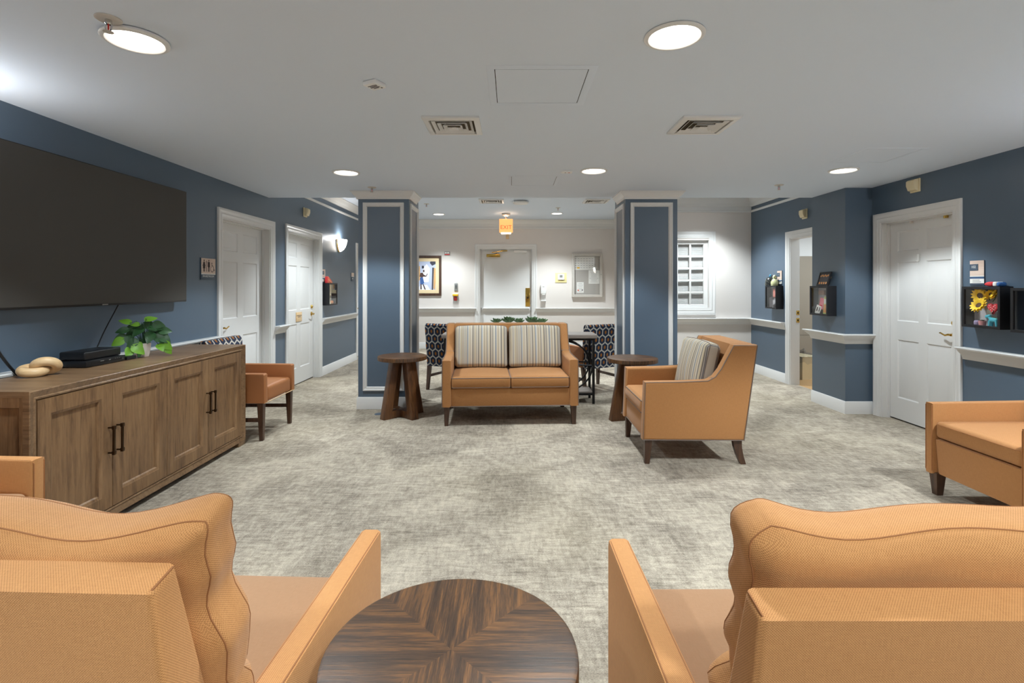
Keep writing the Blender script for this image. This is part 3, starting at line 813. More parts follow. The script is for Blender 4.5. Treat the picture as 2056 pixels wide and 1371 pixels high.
# ------------------------------------------------------------------ seating
def prof_wing(h_arm, h_back, zb=.19):
    return [(0, zb), (.018, h_arm), (.28, h_arm + .004), (.50, h_arm + .014), (.555, h_arm + .045), (.60, h_arm + .105), (.64, h_arm + .18), (.698, h_back), (.882, h_back + .002), (.78, zb)]
def wing_seat(name, label, cat, W, n, loc, rz, group=None, arm=.645, hb=.955, aw=.095):
    s = thing(name, label, cat, loc, rz, group)
    f, ft = M['orange'], M['piping']
    pf = prof_wing(arm, hb)
    for sx in (-1, 1):
        a0, a1 = (W / 2 - aw, W / 2) if sx > 0 else (-W / 2, -W / 2 + aw)
        ar = MB().prism(pf, a0, a1, .022, 'x', 3).build('arm', f, s)
        xo = sx * (W / 2 - .004)
        MB().tube([(xo, y, z) for y, z in offset_poly(pf, .003)], .0037, 6, closed=True).build('piping', ft, ar)
        xi = sx * (W / 2 - aw - .001)
        MB().tube([(sx * (W / 2 - .01), .535, arm + .031), (xi, .535, arm + .031), (xi, .56, arm - .04)], .004, 6).build('piping', ft, ar)
    iw = W - 2 * aw
    bp = [(.64, .22), (.700, hb + .002), (.879, hb + .003), (.777, .19)]
    MB().prism(bp, -iw / 2 - .01, iw / 2 + .01, .02, 'x', 3).build('backrest', f, s)
    fr = MB().rbox((0, .10, .2775), (iw + .01, .16, .175), .012, 2).box(-iw / 2, iw / 2, .16, .76, .195, .35).build('seat_base', f, s)
    MB().tube([(-W / 2 + .01, .022, .192), (W / 2 - .01, .022, .192)], .0045, 6).build('piping', ft, fr)
    cw = iw / n
    for i in range(n):
        x = -iw / 2 + cw * (i + .5)
        c = MB().rbox((x, .335, .425), (cw - .004, .64, .122), .022, 3, (10, 10, 4), (0, 0, .022),
                      fn=lambda q, u: (q[0], q[1] - .012 * (1 - u[2] ** 2) * (1 if u[1] < -.8 else 0), q[2]))
        rings = [c.ring(2, 2), c.ring(2, -3)]
        c = c.build('seat_cushion', f, s)
        p = MB()
        for ring in rings: p.tube(ring, .004, 6, closed=True)
        p.build('piping', ft, c)
        pw, ph, th = (cw - .012, .445, .13) if n > 1 else (.535, .44, .13)
        o = MB().rbox((0, 0, 0), (pw, th, ph), .042, 3, (10, 4, 10), (0, .028, 0),
                      fn=lambda q, u: (q[0] * (1 - .02 * (1 - u[2] ** 2) * abs(u[0])), q[1], q[2] + .012 * (1 - u[0] ** 2) * (1 if u[2] > .8 else 0)))
        q = MB()
        for ring in (o.ring(1, 2), o.ring(1, -3)): q.tube(ring, .004, 6, closed=True)
        o = o.build('back_cushion', M['stripe'], s)
        o.location = (x if n > 1 else 0, .575 if n > 1 else .545, .715 if n > 1 else .70); o.rotation_euler = (R(-12), 0, R(0 if n > 1 else 3))
        q.build('piping', ft, o)
    for sx in (-1, 1):
        xx = sx * (W / 2 - .05)
        MB().taper((xx, .05, .195), .029, (xx + sx * .004, .04, 0), .018).build('leg', M['legwood'], s)
        g = MB(); st = [(.735, .20), (.742, .13), (.757, .07), (.782, .0)]
        for (ya, za), (yb, zb) in zip(st[:-1], st[1:]):
            g.taper((xx, ya, za), (.021, .034 - (.2 - za) * .07), (xx, yb, zb), (.021, .034 - (.2 - zb) * .07))
        g.build('leg', M['legwood'], s)
    return s
wing_seat('loveseat', 'orange two-seat sofa with striped back cushions between the columns', 'sofa', 1.36, 2, (-.012, 5.05, 0), R(3.2))
wing_seat('armchair', 'orange wing armchair with one striped cushion, seen from its side', 'armchair', .80, 1, (1.015, 4.345, 0), R(-91), arm=.638, hb=.925)

def recliner(name, label, loc, rz, group, near_fabric=True, hb=.965, seed=1, W=.82, sag=.03, f0=.83, ha=.625, cs=0.0):
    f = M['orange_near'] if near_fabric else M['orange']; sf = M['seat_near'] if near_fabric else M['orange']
    rnd = random.Random(seed); ph = [rnd.uniform(0, 6.28) for _ in range(12)]
    s = thing(name, label, 'armchair', loc, rz, group)
    aw = .066
    pf = [(.0, .14), (.0, ha), (f0 - .02, ha + .012), (f0 - .02, .14)]
    for sx in (-1, 1):
        a0, a1 = (W / 2 - aw, W / 2) if sx > 0 else (-W / 2, -W / 2 + aw)
        ar = MB().prism(pf, a0, a1, .014, 'x', 2).build('arm', f, s)
        q = MB()
        for x in (a0 + .0085, a1 - .0085):
            q.tube([(x, -.0005, .16), (x, .0, ha - .016), (x, .012, ha - .0035), (x, f0 - .05, ha + .0085)], .0022, 5)
        q.build('seam', M['thread'], ar)
    iw = W - 2 * aw
    fp = [(.03, .145), (.012, .372), (.05, .378), (f0 - .06, .36), (f0 - .06, .15)]
    MB().prism(fp, -iw / 2 + .003, iw / 2 - .003, .01, 'x', 2).build('front_panel', f, s)
    c = MB().rbox((0, .34, .437), (iw - .006, .66, .108), .026, 3, (10, 10, 4), (0, 0, .012))
    rg = c.ring(2, -3)
    c = c.build('seat_cushion', sf, s)
    MB().tube(rg, .0018, 5, closed=True).build('seam', M['thread'], c)
    # raked back frame
    bw = iw + .018
    bp = [(f0 - .178, .40), (f0, hb), (f0 + .052, hb - .015), (f0 - .078, .17), (f0 - .138, .17)]
    bk = MB().prism(bp, -bw / 2, bw / 2, .012, 'x', 3).build('backrest', f, s)
    q = MB()
    yb, zb = f0 + .047, hb - .020
    q.tube([(-bw / 2 + .010, f0 - .078, .19), (-bw / 2 + .010, yb + .001, zb), (bw / 2 - .010, yb + .001, zb), (bw / 2 - .010, f0 - .078, .19)], .0022, 5)
    for sx in (-1, 1): q.tube([(sx * (bw / 2 - .010), yb, zb + .001), (sx * (bw / 2 - .006), yb - .005, hb - .0135), (sx * (bw / 2 - .004), f0 + .004, hb - .003)], .0018, 5)
    q.build('seam', M['thread'], bk)
    # loose back cushion with a fold across it
    H, th = .60, .128
    def wr(q, u):
        x, y, z = q
        fold = math.exp(-((u[2] + .12) / .07) ** 2)
        edge = max(0, abs(u[0]) - .7) / .3
        y = y * (1 - .34 * fold) * (1 - .10 * abs(u[0]) ** 3)
        x -= (1 if x > 0 else -1) * fold * .020 * abs(u[0])
        x += (1 if x > 0 else -1) * abs(u[0]) ** 4 * (.010 * sin(u[2] * 7 + ph[0] + (1.4 if x > 0 else 0)) + .006 * sin(u[2] * 17 + ph[1]))
        lob = abs(sin(u[2] * 5.2 + ph[6])) ** .6 - .6
        x += (1 if x > 0 else -1) * abs(u[0]) ** 4 * .020 * lob * (1 if u[2] < .25 else max(0, 1 - (u[2] - .25) * 2.5))
        y += .006 * sin(x * 19 + z * 9 + ph[2]) + edge * .009 * sin(z * 46 + ph[3]) * (1 - abs(u[1]))
        top = max(0, u[2])
        z -= sag * top ** 2 * (.25 + .75 * (.5 - .5 * u[1])) * (1 - u[0] ** 2) * (1 + .35 * sin(u[0] * 3 + ph[4]))
        z += .010 * top * sin(u[0] * 5 + ph[5])
        return (x, y, z)
    cu = MB().rbox((0, 0, 0), (iw - .004, th, H), .045, 4, (22, 6, 26), (0, .022, 0), fn=wr)
    r1, r2 = cu.ring(1, 2), cu.ring(1, -3)
    cu = cu.build('back_cushion', f, s, sharp=60)
    cu.location = (cs, f0 - .138, .738); cu.rotation_euler = (R(-15), 0, 0)
    q = MB(); q.tube(r1, .0011, 5, closed=True).tube(r2, .0014, 5, closed=True)
    q.build('seam', M['thread'], cu)
    for sx in (-1, 1):
        for y, lean in ((.045, 0), (f0 - .08, .03)):
            xx = sx * (W / 2 - .05)
            MB().taper((xx, y, .15), .032, (xx, y + lean, 0), .02).build('leg', M['legwood'], s)
    return s
G = 'plain orange armchairs around the room edge'
recliner('lounge_armchair', 'orange armchair close in the foreground left of the round table, seen from behind', (-.812, 1.60, 0), R(180 - 2), G, hb=.975, seed=3, f0=.84, cs=-.027)
recliner('lounge_armchair', 'orange armchair close in the foreground right of the round table, seen from behind', (.70, 1.53, 0), R(180), G, hb=.935, seed=8, W=.83, f0=.775, cs=-.024)
recliner('lounge_armchair', 'orange armchair with its back near the right wall, under the sunflower box', (2.775, 3.085, 0), R(-90), G, False, seed=5, W=.715, hb=.93, f0=.86, ha=.605)
recliner('lounge_armchair', 'orange armchair at the left edge, only its arm and seat corner showing', (-2.075, 1.885, 0), R(90), G, True, seed=6, W=.79, hb=.90, f0=.715)

def guest_chair(label, loc, rz):
    s = thing('guest_chair', label, 'chair', loc, rz, 'guest chairs with blue patterned backs')
    W, D = .64, .56; aw = .07; pf = [(.0, .335), (.006, .60), (D - .03, .60), (D - .08, .335)]
    for sx in (-1, 1):
        a0, a1 = (W / 2 - aw, W / 2) if sx > 0 else (-W / 2, -W / 2 + aw)
        ar = MB().prism([(0, .335), (.004, .588), (.014, .598), (D - .01, .602), (D - .05, .335)], a0, a1, .012, 'x', 2).build('arm', M['leather'], s)
    iw = W - 2 * aw
    c = MB().rbox((0, .26, .405), (iw - .003, .50, .14), .028, 3, (8, 8, 4), (0, 0, .018)).build('seat', M['leather'], s)
    MB().tube([(-W / 2 + .006, .003, .338), (W / 2 - .006, .003, .338)], .004, 6).build('piping', M['knot'], c)
    bp = [(.47, .325), (.52, .86), (.54, .885), (.585, .885), (.60, .865), (.545, .32)]
    MB().prism(bp, -.30, .30, .014, 'x', 2).build('backrest', M['hexa'], s)
    for sx in (-1, 1):
        xx = sx * (W / 2 - .035)
        MB().taper((xx, .045, .337), .026, (xx, .04, 0), .016).build('leg', M['legwood'], s)
        MB().taper((xx, .50, .337), .024, (xx, .545, 0), .016).build('leg', M['legwood'], s)
        MB().box(xx - .009, xx + .009, .06, .51, .165, .20, .002).build('stretcher', M['legwood'], s)
    return s
guest_chair('guest chair with orange seat beside the end of the wooden sideboard', (-2.195, 4.86, 0), R(90))
gl = (-.89 - .30 * .5 + .62 * .5 + .02, 6.675 + .56 * .866)
def place_back(cx, cy, th):
    """origin of a chair whose outer back centre stands at cx, cy and that faces away along angle th from +y"""
    return (cx + sin(th) * .58, cy + cos(th) * .58, 0)
a = R(27); guest_chair('guest chair behind the sofa, left of the console table, its patterned back to us', place_back(-.885, 6.66, a), pi - a)
a = R(-27); guest_chair('guest chair behind the sofa, right end of the console table, its patterned back to us', place_back(1.20, 6.60, a), pi - a)

# ------------------------------------------------------------------ side tables, console table
def side_table(label, x, y, rz, top='tablewood'):
    t = thing('side_table', label, 'side table', (x, y, 0), rz, 'round walnut side tables')
    MB().lathe([(.0, .640), (.249, .640), (.2565, .637), (.258, .630), (.258, .602), (.255, .598), (.0, .598)], 64, caps=False).build('table_top', M['tabletop'], t)
    for k in range(4):
        T = Tm(rz=k * pi / 2)
        g = MB(T)
        g.prism([(.055, .60), (.135, .60), (.245, .0), (.105, .0), (.105, .075), (.145, .075)], -.042, .042, .003, 'y')
        g.build('leg', M['tablewood'], t)
    MB().box(-.15, .15, -.041, .041, .004, .072, .002).box(-.041, .041, -.15, .15, .003, .0715, .002).build('cross_base', M['tablewood'], t)
    return t
side_table('round walnut side table in the foreground, its quartered top cut by the lower edge', -.1235, 1.043, 0)
side_table('round walnut side table in front of the left column', -1.168, 5.45, R(45))
side_table('round walnut side table between the sofa and the wing armchair', 1.245, 5.30, R(12))

t = thing('console_table', 'grey-topped console table with black metal frame behind the sofa', 'table', (.085, 6.16, 0))
MB().box(-.91, .91, -.19, .19, .768, .812, .003).build('table_top', M['grayoak'], t)
fr = MB()
for sy in (-.155, .155): fr.box(-.88, .88, sy - .013, sy + .013, .742, .768).box(-.88, .88, sy - .011, sy + .011, .10, .125)
for sx in (-.87, .87): fr.box(sx - .012, sx + .012, -.155, .155, .742, .768).box(sx - .011, sx + .011, -.155, .155, .10, .125)
fr.build('table_frame', M['blackm'], t)
for sx in (-.87, .87):
    for sy in (-.155, .155): MB().box(sx - .014, sx + .014, sy - .014, sy + .014, 0, .745).build('leg', M['blackm'], t)
MB().box(-.86, .86, -.15, .15, .125, .14).build('shelf', M['grayoak'], t)
for sy in (-.13, .13):
    for sx in (-1, 1):
        p1 = [(sx * (.87 - .012 - .42 * (1 - cos(q))), sy, .74 - .34 * (1 - sin(q)) - .0) for q in [pi / 2 * i / 10 for i in range(11)]]
        up = [(sx * (.858 - .40 * (1 - sin(pi / 2 * i / 10))), sy, .742 - .30 * (1 - cos(pi / 2 * i / 10))) for i in range(11)]
        lo = [(sx * (.858 - .40 * (1 - sin(pi / 2 * i / 10))), sy, .125 + .30 * (1 - cos(pi / 2 * i / 10))) for i in range(11)]
        up2 = [(sx * (.858 - .40 * sin(pi / 2 * i / 10)), sy, .445 + .10 * (1 - cos(pi / 2 * i / 10))) for i in range(11)]
        MB().tube(up, .010, 6).tube(lo, .010, 6).tube(up2, .010, 6).build('curved_brace', M['blackm'], t)
pl_ = MB().box(-.42, .36, -.08, .08, 0, .105, .006)
single('planter_box', pl_, M['wplastic'], 'long low planter on the console table, hidden behind the sofa back', 'planter', (.09, 6.16, .8125))
def succulent(seed, s):
    g = MB(); rnd = random.Random(seed)
    for ring, (n, L, el) in enumerate(((9, .075, 24), (8, .066, 44), (6, .052, 62), (4, .036, 78))):
        for i in range(n):
            a = 2 * pi * (i + .5 * (ring % 2)) / n + rnd.uniform(-.1, .1); e = R(el + rnd.uniform(-6, 6)); L2 = L * s * rnd.uniform(.9, 1.15)
            T = Tm(rz=a) @ Tm(ry=-e)
            g.T = T
            pts, fc = [], []
            for q, (t_, w_) in enumerate(((0, .35), (.35, .9), (.65, 1), (.88, .55), (1, .06))):
                ww = w_ * L2 * .27; pts += [(t_ * L2, -ww, .006 * s), (t_ * L2, 0, -.010 * s * w_), (t_ * L2, ww, .006 * s), (t_ * L2, 0, .012 * s * w_)]
            for q in range(4):
                for k in range(4): fc.append([q * 4 + k, q * 4 + (k + 1) % 4, q * 4 + 4 + (k + 1) % 4, q * 4 + 4 + k])
            g.add(pts, fc)
    g.T = Matrix()
    g.lathe([(.0, -.02), (.012, -.02), (.010, .02), (0, .02)], 8)
    return g
SUC = ['succulent rosette at the left end above the sofa back', 'large pale succulent rosette, second from left above the sofa back', 'succulent rosette at the middle above the sofa back', 'large dark succulent rosette right of the middle above the sofa back', 'succulent rosette at the right end above the sofa back']
for i, (x, s) in enumerate(((-.185, 1.0), (-.06, 1.3), (.085, 1.0), (.23, 1.4), (.36, 1.0))):
    single('succulent_plant', succulent(i + 1, s * 1.0), M['succ'], SUC[i], 'plant', (x + .02 * (i % 2), 6.16, .939), group='succulents in the planter behind the sofa', sharp=70)

# ------------------------------------------------------------------ television and sideboard
t = thing('television', 'large black wall-mounted television, switched off, above the sideboard', 'television', (XL, 3.595, 1.245), RZL)
MB().box(-.845, .845, -.100, -.060, 0, .952, .006).box(-.60, .60, -.062, -.040, .1, .8, .01).build('television_case', M['black'], t)
MB().quad(-.838, .014, .838, .945, -0, F=lambda a, b, o: (a, -.1006, b)).build('screen', M['screen'], t)
MB().box(-.07, -.02, -.1004, -.099, .003, .010).build('maker_badge', M['gplastic'], t)
MB().box(-.3, .3, -.041, -.0005, .25, .7, .004).build('wall_bracket', M['blackm'], t)
def cable(pts, r, label, cat='cable'):
    P = [Vector(p) for p in pts]; path = []
    for i in range(len(P) - 1):
        p0, p1, p2, p3 = P[max(i - 1, 0)], P[i], P[i + 1], P[min(i + 2, len(P) - 1)]
        for k in range(8):
            q = k / 8; path.append(.5 * ((2 * p1) + (p2 - p0) * q + (2 * p0 - 5 * p1 + 4 * p2 - p3) * q * q + (3 * p1 - p0 - 3 * p2 + p3) * q ** 3))
    path.append(P[-1])
    single('cable', MB().tube(path, r, 8), M['black'], label, cat)
cable([(-2.86, 3.72, 1.2435), (-2.868, 3.70, 1.20), (-2.872, 3.60, 1.05), (-2.872, 3.53, .93), (-2.858, 3.50, .92)], .004, 'thin black cable hanging from the television to the stacked boxes')
cable([(-2.85, 2.80, 1.2435), (-2.855, 2.81, 1.12), (-2.85, 2.84, 1.02), (-2.84, 2.89, .93), (-2.83, 2.93, .872)], .0075, 'black cable at the left edge curving right onto the sideboard')
cable([(-2.872, 2.72, 1.2435), (-2.876, 2.77, 1.15), (-2.876, 2.83, 1.03), (-2.872, 2.80, .93), (-2.856, 2.72, .89)], .0075, 'black cable at the left edge crossing behind the other one')

SBX, SB0, SB1, SBH, SBD = -2.335, 2.475, 4.485, .868, .485
t = thing('sideboard', 'long weathered oak sideboard with four panelled doors under the television', 'sideboard', (SBX, (SB0 + SB1) / 2, 0), RZL)
hw = (SB1 - SB0) / 2
cb = MB(); cb.m = 0
cb.box(-hw + .01, hw - .01, .03, SBD, .06, SBH - .03)
cb.build('carcass', M['oak'], t)
MB().prism([(-hw, .0307), (hw, .0307), (hw, SBD), (-hw, SBD)], SBH - .03, SBH, .0, 'z').build('top', M['oak_h'], t)
FR = [(0, -.0305), (0, 0), (.004, .003), (.034, -.010), (.040, -.006), (.046, -.008), (.050, -.012), (.050, -.030)]
MB().frame(-hw, .035, hw, SBH - .0005, FR).build('front_frame', M['oak_h'], t)
for sx in (-1, 1):
    T = Tm(sx * (hw - .0105), 0, 0, rz=(-pi / 2 if sx < 0 else pi / 2))
    sp = MB(T); sp.frame(*( (-SBD, .04, -.0, SBH - .03) if sx < 0 else (0.0, .04, SBD, SBH - .03)), [(0, 0), (0, .010), (.048, .010), (.052, .002)], cap=True)
    sp.build('side_panel', M['oak'], t)
dw = (2 * hw - .104) / 4
for i in range(4):
    a = -hw + .052 + dw * i; b = a + dw
    a += .002; b -= .002
    z0_, z1_ = .090, SBH - .0545
    d = MB()
    d.panels([a, a + .073, b - .073, b], [z0_, z0_ + .075, z1_ - .078, z1_], {(1, 1)}, [(0, 0), (.003, -.002), (.012, -.006), (.016, -.011), (.020, -.018), (.022, -.018)], -.008)
    d.add([(x, y, z) for y in (.008, .030) for x, z in ((a, z0_), (b, z0_), (b, z1_), (a, z1_))], [[4, 5, 6, 7], [0, 1, 5, 4], [1, 2, 6, 5], [2, 3, 7, 6], [3, 0, 4, 7]])
    dr = d.build('door', M['oak'], t)
    hx = b - .030 if i % 2 == 0 else a + .030
    h = MB().box(hx - .0065, hx + .0065, -.031, -.021, .405, .565, .001)
    for z in (.412, .558): h.box(hx - .004, hx + .004, -.022, .010, z - .004, z + .004).box(hx - .009, hx + .009, -.034, -.018, z - .011, z + .011, .002)
    h.build('handle', M['bronze'], dr)
for sx in (-1, 1):
    for y in (.0, SBD - .07): MB().box(sx * hw, sx * (hw - .11), y, y + .07, 0, .036, .002).build('foot', M['oak_h'], t)

T0 = SBH + .0006
k = thing('knot_ornament', 'pale carved wooden ornament of two interlocked links on the sideboard', 'ornament', (-2.685, 2.91, T0), R(40))
def link(cx, tilt, yaw, sx, sy, r):
    T = Tm(cx, 0, 0, rz=yaw) @ Tm(rx=tilt)
    P = [T @ Vector((sx * cos(q), sy * sin(q), 0)) for q in [2 * pi * i / 40 for i in range(40)]]
    zm = min(p.z for p in P) - r
    return MB().tube([(p.x, p.y, p.z - zm) for p in P], r, 14, closed=True)
link(-.026, R(14), R(8), .048, .040, .026).build('wooden_link', M['knot'], k)
g = link(.028, R(-46), R(-6), .047, .040, .026)
g.build('wooden_link', M['knot'], k)
t = thing('disc_player', 'flat black disc player lying on the sideboard under a smaller box', 'media player', (-2.745, 3.345, T0), RZL)
MB().box(-.16, .16, -.095, .095, .003, .040, .003).build('player_case', M['black'], t)
MB().box(-.12, .13, -.0962, -.0948, .015, .030).build('disc_tray', M['blackm'], t)
l = MB(); Fp = lambda a, b, o: (a, -.0964, b)
l.quad(-.05, .026, -.02, .030, 0, Fp); l.quad(.02, .025, .035, .030, 0, Fp); l.quad(.135, .018, .145, .022, 0, Fp)
for i in range(3): l.disc(.075 + .018 * i, .030, .0025, 0, 8, F=Fp)
l.build('player_markings', M['gplastic'], t)
for sx in (-1, 1):
    for sy in (-1, 1): MB(Tm(sx * .13, sy * .07, 0)).lathe([(.010, 0), (.010, .004)], 10).build('foot', M['black'], t)
single('cable_box', MB().rbox((0, 0, .027), (.30, .165, .054), .010, 3), M['black'], 'black set-top box stacked on the disc player', 'set-top box', (-2.765, 3.365, T0 + .0405), RZL)
cable([(-2.79, 3.21, .925), (-2.80, 3.185, .93), (-2.80, 3.165, .915), (-2.79, 3.165, .89), (-2.775, 3.18, .88)], .0022, 'short looped cable behind the stacked black boxes')
single('remote_tray', MB().prism([(-.05, -.05), (.035, -.05), (.055, -.02), (.055, .05), (-.05, .05)], 0, .024, .004, 'z'), M['black'], 'small low black unit in front of the white plant pot', 'media unit', (-2.70, 3.575, T0), RZL)

def leaf(mb, T, L, W, bend=.3, fold=.15):
    n = 9; mb.T = T; pts, fc = [], []
    for i in range(n):
        s = i / (n - 1)
        wd = W * (sin(pi * min(1, s ** .62)) ** .75) * (1 - .25 * s) if 0 < s < 1 else W * (.12 if s == 0 else .0)
        x = L * s - (.0 if i else .06 * L); z = -bend * L * s * s
        for e, zz in ((-1, fold * wd), (-.5, fold * wd * .4), (0, 0), (.5, fold * wd * .4), (1, fold * wd)):
            back = -.14 * L * (abs(e) ** 2) * max(0, 1 - s * 3)
            pts.append((x + back, e * wd, z + zz))
    for i in range(n - 1):
        for q in range(4): fc.append([i * 5 + q, i * 5 + q + 1, i * 5 + 6 + q, i * 5 + 5 + q])
    mb.add(pts, fc)
p = thing('potted_plant', 'small leafy green plant in a white pot on the sideboard', 'plant', (-2.665, 3.70, T0), R(0))
MB().lathe([(.0, 0), (.030, 0), (.034, .004), (.045, .06), (.047, .098), (.044, .10), (.041, .096), (.036, .07), (.0, .07)], 28, caps=False).build('pot', M['pot'], p)
st, la, lb = MB(), MB(), MB()
rnd = random.Random(11)
# leaf spots: (sideways as seen, towards viewer, height, yaw deg, pitch deg, length, bright)
spots = [(-.085, .00, .245, 200, -35, .075, 1), (-.10, .02, .20, 190, 5, .07, 0), (-.05, -.01, .215, 150, 20, .07, 0), (.035, .0, .262, 20, -25, .080, 1), (.02, -.02, .235, 60, 10, .075, 0),
         (.0, .02, .20, 280, 20, .08, 0), (.05, .01, .205, 330, 15, .08, 0), (.085, .0, .20, 350, -5, .085, 0), (.125, .01, .185, 10, 15, .08, 0), (.10, .02, .15, 320, 40, .08, 0),
         (.14, .02, .14, 340, 45, .075, 0), (.15, .03, .095, 350, 55, .075, 1), (.12, .03, .085, 300, 60, .065, 1), (-.115, .02, .155, 200, 20, .075, 0), (-.13, .03, .135, 215, 40, .075, 1),
         (-.09, .03, .15, 260, 30, .07, 0), (-.04, .045, .125, 270, 40, .075, 0), (-.055, .06, .085, 255, 62, .085, 1), (-.075, .05, .07, 240, 70, .075, 1), (-.03, .05, .105, 300, 55, .06, 1),
         (.03, .03, .165, 300, 35, .075, 0), (.07, .03, .165, 280, 45, .08, 0), (-.01, -.03, .225, 100, 0, .07, 0), (.06, -.04, .19, 60, 20, .075, 0), (-.06, -.05, .17, 120, 25, .07, 0), (.11, -.03, .17, 30, 30, .075, 0),
         (-.02, .02, .235, 170, -10, .05, 1), (.085, .02, .235, 10, 25, .07, 0), (.17, .03, .06, 330, 65, .06, 1), (-.015, .055, .06, 285, 75, .055, 0)]
C = Matrix.Rotation(R(36), 4, 'Z')          # sideways axis faces the viewer's right
V = C
for sx, tv, z, yaw, pit, L, br in spots:
    sx *= .84; base = V @ Vector((sx - .008, -tv, z))
    th = R(-pit) if cos(R(yaw)) > .3 else (R(180 + pit) if cos(R(yaw)) < -.3 else R(-90 + rnd.uniform(-35, 35)))
    T = Matrix.Translation(base) @ V @ Tm(rx=R(-rnd.uniform(15, 55)), ) @ Tm(ry=-th + R(rnd.uniform(-14, 14))) @ Tm(rx=pi / 2 + R(rnd.uniform(-25, 25)))
    leaf(la if br else lb, T, L * 1.0, L * .46, .30)
    c0 = V @ Vector((sx * .12, -tv * .12, .085)); mid = V @ Vector((sx * .55, -tv * .55, max(z + .015, .13)))
    st.tube([c0, (c0 + mid) / 2 + Vector((0, 0, .015)), mid, base], .0018, 5)
la.T = lb.T = Matrix()
st.build('stems', M['leafb'], p); la.build('bright_leaves', M['leafa'], p, 180); lb.build('dark_leaves', M['leafb'], p, 180)

# ------------------------------------------------------------------ wall fittings
def horn(loc, rz, label, s=1.0):
    h = thing('wall_sounder', label, 'alarm sounder', loc, rz, 'beige alarm sounders high on the walls')
    MB().box(-.058, .058, -.014, -.0005, -.064, .064, .003).build('mounting_plate', M['beige'], h)
    MB().prism([(-.014, -.052), (-.045, -.045), (-.062, .0), (-.062, .044), (-.045, .056), (-.014, .056)], -.048, .048, .004, 'x').build('sounder_body', M['beige'], h)
horn((XL, 7.21, 2.415), RZL, 'beige sounder above the plaqued door on the left wall')
horn((XR, 4.93, 2.345), RZR, 'beige sounder above the door of room 102')
horn((XR, 6.79, 2.335), RZR, 'beige sounder above the open bathroom doorway')

s = thing('restroom_sign', 'wood-look SPA/RESTROOM sign with pictograms beside the first left door', 'sign', (XL, 4.91, 1.44), RZL)
MB().box(-.115, .115, -.008, -.0005, .0, .205, .001).build('sign_plate', M['signblue'], s)
MB().box(-.1135, .1135, -.0105, -.008, .058, .2035).build('sign_face', M['signwood'], s)
MB().box(-.1135, .1135, -.0105, -.008, .050, .058).build('sign_stripe', M['wplastic'], s)
MB().text('SPA/RESTROOM', .026, 0, .032, .0086).build('sign_lettering', M['wplastic'], s)
g = MB(); o = .0112
def person(x, skirt):
    g.disc(x, .182, .0085, o)
    if skirt:
        g.poly([(-.010, .170), (.010, .170), (.024, .128), (.017, .126), (.013, .140), (.020, .108), (-.020, .108), (-.013, .140), (-.017, .126), (-.024, .128)], x, 0, o)
    else:
        g.poly([(-.018, .170), (.018, .170), (.020, .124), (.013, .122), (.012, .115), (-.012, .115), (-.013, .122), (-.020, .124)], x, 0, o)
    for q in (-1, 1): g.quad(x + q * .0015, .076, x + q * .0115, .118, o)
person(-.073, True); person(.003, False)
g.quad(-.039, .076, -.030, .182, o)
g.disc(.052, .160, .0065, o); g.quad(.048, .130, .056, .154, o); g.quad(.052, .128, .074, .133, o); g.quad(.056, .138, .072, .142, o)
g.poly([(.070, .132), (.078, .132), (.098, .086), (.090, .083)], 0, 0, o)
n = 22; cx, cz = .057, .102
for i in range(n - 5):
    q0, q1 = 2 * pi * (i + 6) / n + .3, 2 * pi * (i + 7) / n + .3
    g.poly([(cx + .029 * cos(q0), cz + .029 * sin(q0)), (cx + .029 * cos(q1), cz + .029 * sin(q1)), (cx + .023 * cos(q1), cz + .023 * sin(q1)), (cx + .023 * cos(q0), cz + .023 * sin(q0))], 0, 0, o)
g.build('sign_pictograms', M['ink'], s)

def room_sign(loc, rz, label, number='', w=.13, h=.208, small=False):
    s = thing('room_sign', label, 'sign', loc, rz, 'wood-look room signs')
    MB().box(-w / 2, w / 2, -.007, -.0005, 0, h, .001).build('sign_plate', M['signblue'], s)
    if small:
        MB().box(-w / 2 + .001, w / 2, -.0095, -.007, h * .56, h).build('sign_face', M['signwood'], s)
        MB().box(-w / 2 + .001, w / 2, -.0095, -.007, h * .52, h * .56).build('sign_stripe', M['wplastic'], s)
        MB().quad(-.02, h * .25, .02, h * .34, .0076).build('sign_lettering', M['wplastic'], s)
        return s
    MB().box(-w / 2 + .001, w / 2 - .001, -.0095, -.007, h * .385, h).build('sign_face', M['signwood'], s)
    MB().box(-w / 2 + .001, w / 2 - .001, -.0095, -.007, h * .355, h * .385).box(-w / 2 + .001, w / 2 - .001, -.0095, -.007, h * .09, h * .27).build('name_strip', M['paper'], s)
    MB().box(-w / 2 + .001, w / 2 - .001, -.0096, -.007, h * .27, h * .355).build('sign_band', M['signnavy'], s)
    nb = MB().box(-w / 2 + .001, w * .10, -.012, -.0095, h * .60, h * .86).build('number_plate', M['signblue'], s)
    if number: MB().text(number, .030, -w * .21, h * .745, .0126).build('number_lettering', M['wplastic'], nb)
    else: MB().quad(-w * .27, h * .70, -w * .13, h * .79, .0126).build('number_lettering', M['gplastic'], nb)
    l = MB()
    for zz, ww in ((.215, .066), (.145, .078)): l.quad(-w * .30, h * zz - .003, -w * .30 + ww, h * zz + .003, .0100)
    l.build('name_lettering', M['grey_ink'], s)
    return s
room_sign((XR, 4.275, 1.384), RZR, 'wood-look room sign reading 102 beside the right-hand door', '102')
room_sign((XR, 7.43, 1.392), RZR, 'wood-look room sign between the shadow box and the open doorway')
room_sign((XL, 7.92, 1.43), RZL, 'wood-look room sign behind the black shadow box on the left wall')
room_sign((XL, 9.36, 1.47), RZL, 'small two-tone sign at the far end of the left wall', w=.15, h=.15, small=True)

